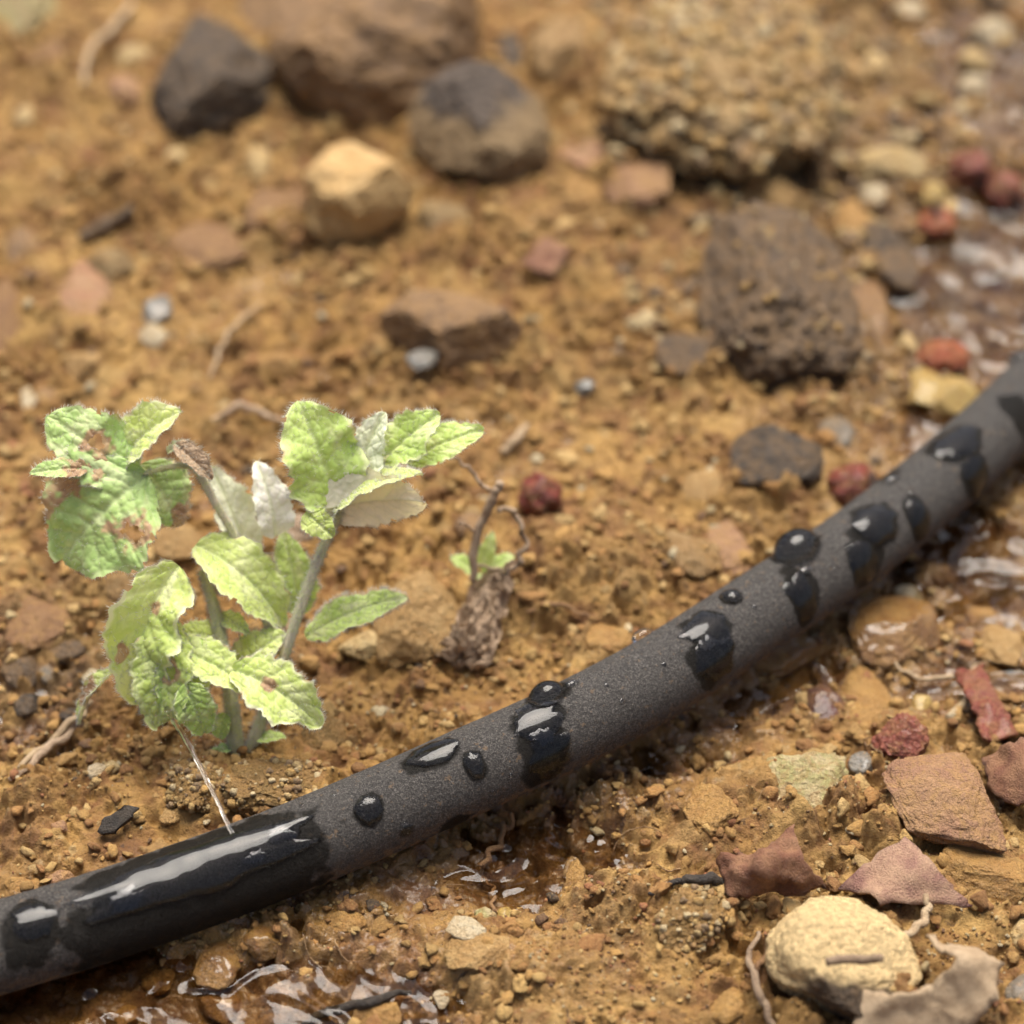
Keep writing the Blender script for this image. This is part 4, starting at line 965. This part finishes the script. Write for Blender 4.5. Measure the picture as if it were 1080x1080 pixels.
    if stalk:
        SP = [PP(*stalk) if len(stalk) == 3 else stalk, (PP(*stalk)+B)/2+np.array([0,0,.6]), B, C[6]]
        a_, f_, *_ = tube_mesh(SP, [.55,.5,.45,.2], 8, 6); build('leaf_stalk', a_, f_, M_STEM, o)
    return o
def stem(pts, R, mat, hair=1500, hl=1.0, seed=0, par=None, name='stem', sq=.10):
    P = [PP(*p) for p in pts]; V, F, C, (T, A, B), Rr = tube_mesh(P, [q*.82 for q in R], 16, 22, .0, sq)
    r_ = np.random.default_rng(seed+500); i = r_.integers(0, len(C), hair); a = r_.uniform(0, 6.283, hair)
    d = np.cos(a)[:, None]*A[i]+np.sin(a)[:, None]*B[i]; hv_, hf = hairs(C[i]+d*Rr[i][:, None]*.95+T[i]*r_.uniform(-.8,.8,hair)[:, None], d, hl, .038, seed, .3)
    nq = sum(len(f) for f in F); F = F+[hf+len(V)]
    o = build(name, np.vstack([V, hv_]), F, [mat, M_HAIR], par or plant, midx=[0]*nq+[1]*len(hf)); return o
# stems
stem([(262,800,-1),(275,760,2),(293,712,5),(320,632,11),(348,560,17),(366,525,20)],[1.2,1.15,1.1,1.0,.95,.8],M_STEMP,4200,.95,1)
stem([(366,525,20),(385,500,22),(405,485,24),(432,478,26)],[.8,.7,.6,.5],M_STEM,500,.9,2)
stem([(250,800,-2),(245,750,1),(238,700,5),(228,650,10),(214,602,15)],[1.5,1.3,1.15,1.05,.8],M_STEM,4200,.95,3)
stem([(290,690,7),(272,620,15),(250,570,19),(226,528,21),(206,492,23),(184,470,24)],[.9,.85,.85,.8,.85,.6],M_STEMP,1700,.8,4)
stem([(206,492,23),(180,492,23),(152,500,22)],[.6,.5,.4],M_STEM,300,.8,5)
# left cluster
leaf((156,500,22),(60,590,15),132,(.05,.25,1),2.5,.06,.12,M_LEAFB,holes=((.36,-.62,1.7),),browns=((.36,-.62,2.3),(.52,.78,2.4),(.8,.72,1.5),(.50,-.25,.8)),pale=.25,seed=1,blunt=.88,crinkle=1.35,tipcurl=-2)
leaf((146,508,23),(50,438,27),74,(-.05,.35,1),1.6,.08,.05,M_LEAFB,holes=((.52,.12,1.25),),browns=((.52,.12,1.9),(.38,-.35,1.7)),pale=.3,seed=2,blunt=.95,crinkle=1.2)
leaf((92,494,21),(31,499,18),24,(0,.5,.9),.6,.2,.2,M_LEAFB,seed=3,hair=160,browns=((.1,0,2.0),))
leaf((128,492,25),(192,434,29),58,(-.35,.45,.8),2.0,.55,.35,M_LEAFY,pale=.95,seed=4,blunt=.9)
leaf((150,488,25),(186,556,20),66,(.45,.15,.9),1.6,.1,-.25,M_LEAFB,pale=.8,seed=5,blunt=.8,browns=((.95,-.3,1.8),))
leaf((184,468,24),(224,506,21),26,(0,.5,.85),.8,.3,.5,M_WITHER,seed=41,hair=200,pale=0,bleach=0)
leaf((176,478,24),(200,466,25),12,(0,.5,.85),.5,.3,.5,M_LEAFP,seed=42,hair=80,nteeth=3)
# pale leaves behind
leaf((262,596,24),(222,492,30),52,(.2,.6,.7),1.0,.3,.3,M_LEAFP,pale=.4,seed=6,crinkle=.5)
leaf((290,566,25),(270,486,30),44,(.1,.65,.6),1.5,.2,.5,M_LEAFW,pale=.3,seed=7,crinkle=.4,hair=120)
leaf((318,648,20),(298,560,27),44,(.2,.1,1),1.0,.2,.2,M_LEAF,pale=.5,seed=8,crinkle=.7)
# middle
leaf((206,574,18),(304,658,12),66,(.15,.45,.85),3.4,.22,.3,M_LEAFY,ragged=1.3,tipcurl=-2,pale=.4,seed=9,blunt=.8,crinkle=.8,hair=700,hl=1.0)
leaf((188,596,12),(138,742,-1),84,(-.35,.25,.95),4.0,-.1,1.15,M_LEAFY,browns=((.3,-.1,.8),(.62,.5,1.0)),pale=.85,seed=10,blunt=.85,crinkle=1.5,hair=900,hl=1.0,ragged=1.9,tipcurl=-4,bleach=.5,wav=1.6)
leaf((176,650,7),(166,768,-4),62,(.15,.25,1),2.6,.3,.1,M_LEAFY,holes=((.48,-.25,1.0),),browns=((.48,-.25,1.5),),pale=.6,seed=44,blunt=.85,crinkle=1.3,hair=600,ragged=1.7,wav=1.5)
leaf((205,672,6),(176,756,-3),58,(.2,.0,1),2.0,.2,.2,M_LEAF,pale=.5,seed=11,hair=500)
leaf((120,708,2),(84,764,-1),26,(-.6,.4,.6),1.2,.7,.6,M_STEM and M_LEAFY,pale=.3,seed=12,browntip=.0,browns=((.5,.3,2),),hair=350,hl=1.1)
leaf((236,676,8),(186,668,8),32,(0,.6,.8),1,.2,.3,M_LEAFY,pale=.6,seed=13,hair=200)
leaf((184,684,5),(268,732,-1),46,(.05,.55,.85),2.2,.25,.2,M_LEAFY,pale=.5,seed=14,hair=500)
leaf((252,706,6),(302,668,9),44,(0,.5,.85),1.4,.2,.3,M_LEAFY,pale=.6,seed=15)
leaf((246,706,1),(340,762,-5),60,(.1,.4,.9),2.6,.3,.1,M_LEAFY,ragged=1.8,wav=1.5,tipcurl=-2,browns=((.38,.0,1.0),),pale=.9,seed=16,blunt=.85,hair=600)
leaf((196,720,-2),(216,774,-4),42,(.1,.1,1),1.2,.1,.1,M_LEAF,pale=.7,seed=17,nteeth=5,hair=200)
leaf((238,752,0),(230,780,-1),20,(0,.2,1),.6,.1,.1,M_LEAF,pale=.2,seed=18,hair=80,nteeth=3)
leaf((270,780,0),(302,778,0),18,(0,.8,.6),.5,.1,.1,M_LEAF,pale=.2,seed=19,hair=80,nteeth=3)
leaf((244,790,-2),(222,796,-3),15,(0,.8,.6),.4,.1,.1,M_LEAFB,pale=.4,seed=20,hair=60,nteeth=3)
leaf((232,648,11),(262,668,8),22,(.3,.4,.8),.6,.1,.1,M_LEAFY,pale=.4,seed=27,hair=120,nteeth=4)
# top right cluster
leaf((356,540,20),(314,422,28),84,(.12,.30,.95),2.6,.22,.28,M_LEAF,pale=.55,seed=21,ragged=1.6,wav=1.5,blunt=.95,hair=900,hl=1.0,crinkle=1.0)
leaf((372,524,21),(406,434,27),46,(-.3,.2,.95),1.6,.5,.1,M_LEAFP,pale=.5,seed=22,hair=500)
leaf((392,498,24),(464,436,29),52,(0,.35,.9),1.6,.2,.3,M_LEAF,pale=.7,seed=23,ragged=1.7,wav=1.4,blunt=.9,hair=500)
leaf((428,488,26),(510,454,30),44,(0,.45,.85),1.4,.15,.2,M_LEAF,pale=.45,seed=24,blunt=.8,hair=400)
leaf((352,540,18),(446,500,18),50,(.0,.85,.5),2.0,.1,.1,M_LEAFY,pale=.9,seed=25,hair=900,hl=1.1)
leaf((334,540,18),(448,530,13),66,(.0,.45,-.85),2.2,.2,.25,M_LEAFU,pale=.5,seed=26,blunt=.8,hair=500,browntip=.12,crinkle=.5)
leaf((322,540,17),(352,566,14),30,(-.2,.2,.9),.8,.1,.1,M_LEAFY,pale=.2,seed=28,hair=200,nteeth=4)
leaf((322,672,12),(430,630,17),38,(.1,.55,.85),2.2,.15,.12,M_LEAF,pale=.4,seed=29,blunt=.8,hair=1100,hl=1.1,crinkle=.6)

# ------------------------------------------------------------------ small seedling and withered stem
sroot = ground(508, 628, 0); YS = sroot[1]
seed_ = empty('tiny_seedling', sroot, label='tiny green sprout beside the withered stem', cat='seedling')
_Y0 = Y0; Y0 = YS
stem([(508,632,0),(506,612,1),(500,600,1)],[.4,.35,.3],M_STEM,60,.4,31,seed_)
leaf((503,604,1),(474,588,0),20,(0,.5,.85),.6,.1,.1,M_LEAF,seed=32,parent=seed_,hair=50,nteeth=3,crinkle=.4)
leaf((505,604,1),(506,634,-3),18,(0,.3,.9),.6,.1,.1,M_LEAF,seed=33,parent=seed_,hair=50,nteeth=3,crinkle=.4)
leaf((508,600,1),(520,560,4),17,(.1,.2,.9),.6,.1,.1,M_LEAFY,seed=34,parent=seed_,hair=50,nteeth=3,crinkle=.4)
leaf((510,606,1),(542,586,3),22,(.1,.4,.9),.6,.1,.1,M_LEAF,seed=35,parent=seed_,hair=50,nteeth=3,crinkle=.4)
wroot = ground(490, 690, 0); Y0 = ground(500, 640, 0)[1]
wt = empty('withered_stem', wroot, label='withered brown stem with a shrivelled hanging leaf right of the plant', cat='dead stem')
def wtube(pts, R, nm, wob=.5, sd=0, mt=M_WITHER):
    V, F, *_ = tube_mesh([PP(*p) for p in pts], [q*.68 for q in R], 10, 10, wob, seed=sd); return build(nm, V, F, mt, wt)
wtube([(498,612,0),(502,570,3),(518,528,5),(528,508,6)],[1.0,1.15,1.2,1.1],'stem')
wtube([(480,484,8),(494,492,8),(508,510,7),(520,520,6)],[.35,.5,.55,.6],'stem',sd=3)
wtube([(484,548,2),(496,556,3),(505,562,4)],[.3,.4,.5],'side_shoot',sd=4)
wtube([(524,534,5),(542,540,5),(552,566,4),(548,590,2),(534,606,1),(510,618,0)],[.7,.75,.7,.8,.8,.7],'stem',sd=7,wob=1.0)
wtube([(530,606,0),(540,590,1),(528,600,1),(500,596,1)],[.3,.4,.4,.4],'stem',sd=9)
def shrivel(pts, W, sd):
    P = catmull([ground(*p) for p in pts], 26); n = len(P); u = np.linspace(0, 1, n)[:, None]; m = 40; v = np.linspace(-1, 1, m)[None]
    T, A, B = frames(P); w = W*np.sin(np.pi*np.clip(u*.9+.08, 0, 1))**.6*(1+.3*pn2(u*6+sd, v, 3))
    x = v*w; z = 1.5*np.sin(v*7+3*pn2(u*5+sd, v*2, 5))*(.3+.7*w/W)+.9*fbm2(u*14+sd, v*4, 3, 6)
    C = P[:, None]+x[..., None]*A[:, None]*.9+z[..., None]*B[:, None]+.5*fbm2(u*18+sd, v*6, 2, 9)[..., None]*T[:, None]
    build('shrivelled_leaf', C.reshape(-1, 3), quads(n, m), M_WITHER, wt)
shrivel([(534,606,6),(520,622,6),(506,650,5),(508,682,3.5),(496,704,1.5)],4.2,1)
shrivel([(520,628,5),(498,664,4.5),(476,680,3),(456,692,1.5)],3.2,5)
shrivel([(515,640,4),(494,680,3),(478,702,1.2)],3.0,9)
Y0 = _Y0

# ------------------------------------------------------------------ water jet
p0 = hose_pos(np.array([sj]), np.array([tj]), np.array([HR-.1]))[0]
p3 = PP(176, 748, -4); p1 = p0+(p3-p0)*.33+np.array([0,0,1.6]); p2 = p0+(p3-p0)*.68+np.array([0,0,1.8])
V, F, *_ = tube_mesh([p0, p1, p2, p3], [.30,.34,.42,.60], 12, 30, .10, seed=2)
jet = build('water_jet', V, F, M_JET); props(jet, 'thin jet of water spurting from the hose up to the lowest leaf', 'water jet')
r_ = np.random.default_rng(5); bv, bf = ico(2)
VV = []; FF = []
for k in range(60):
    t = r_.uniform(.35, 1.15); c = p0+(p3-p0)*t+np.array([0,0,1.6*math.sin(min(t,1)*3.1)])+r_.normal(size=3)*(.5+1.8*t)
    VV.append(bv*r_.uniform(.07, .2)+c); FF.append(bf+k*len(bv))
sp = build('water_spray', np.vstack(VV), np.vstack(FF), M_WATER); props(sp, 'fine mist of droplets thrown off around the water jet', 'water spray', kind='stuff')

# ------------------------------------------------------------------ light, sky, camera
SUN_EL, SUN_AZ = math.radians(69), math.radians(9)          # azimuth from +Y towards +X : light comes from behind the scene
d = Vector((math.sin(SUN_AZ)*math.cos(SUN_EL), math.cos(SUN_AZ)*math.cos(SUN_EL), math.sin(SUN_EL)))
L = bpy.data.lights.new('sun', 'SUN'); L.energy = 5.0; L.angle = math.radians(45); L.color = (1.0, .955, .88)
so = bpy.data.objects.new('sun', L); COL.objects.link(so); so.rotation_euler = d.to_track_quat('Z', 'Y').to_euler()
wd = bpy.data.worlds.new('World'); sc.world = wd; wd.use_nodes = True; nt = wd.node_tree
sky = nt.nodes.new('ShaderNodeTexSky'); sky.sky_type = 'NISHITA'; sky.sun_disc = False; sky.sun_elevation = SUN_EL; sky.sun_rotation = SUN_AZ
sky.dust_density = 6.0; sky.air_density = .8; sky.ozone_density = .6
nt.links.new(sky.outputs[0], nt.nodes['Background'].inputs[0]); nt.nodes['Background'].inputs[1].default_value = .15
cam = bpy.data.cameras.new('camera'); co = bpy.data.objects.new('camera', cam); COL.objects.link(co); sc.camera = co
co.location = tuple(CAM*S); co.rotation_euler = (math.pi/2-PITCH, 0, 0)
cam.sensor_width = 36; cam.lens = 18/math.tan(math.radians(12)); cam.clip_start = .01; cam.clip_end = 60
cam.dof.use_dof = True; cam.dof.focus_distance = .380; cam.dof.aperture_fstop = 10.5
sc.view_settings.view_transform = 'Standard'; sc.view_settings.look = 'None'; sc.view_settings.exposure = 0.33; sc.view_settings.gamma = 1
sc.cycles.max_bounces = 8; sc.cycles.transmission_bounces = 6
for o in bpy.data.objects:
    if '_o' in o: del o['_o']
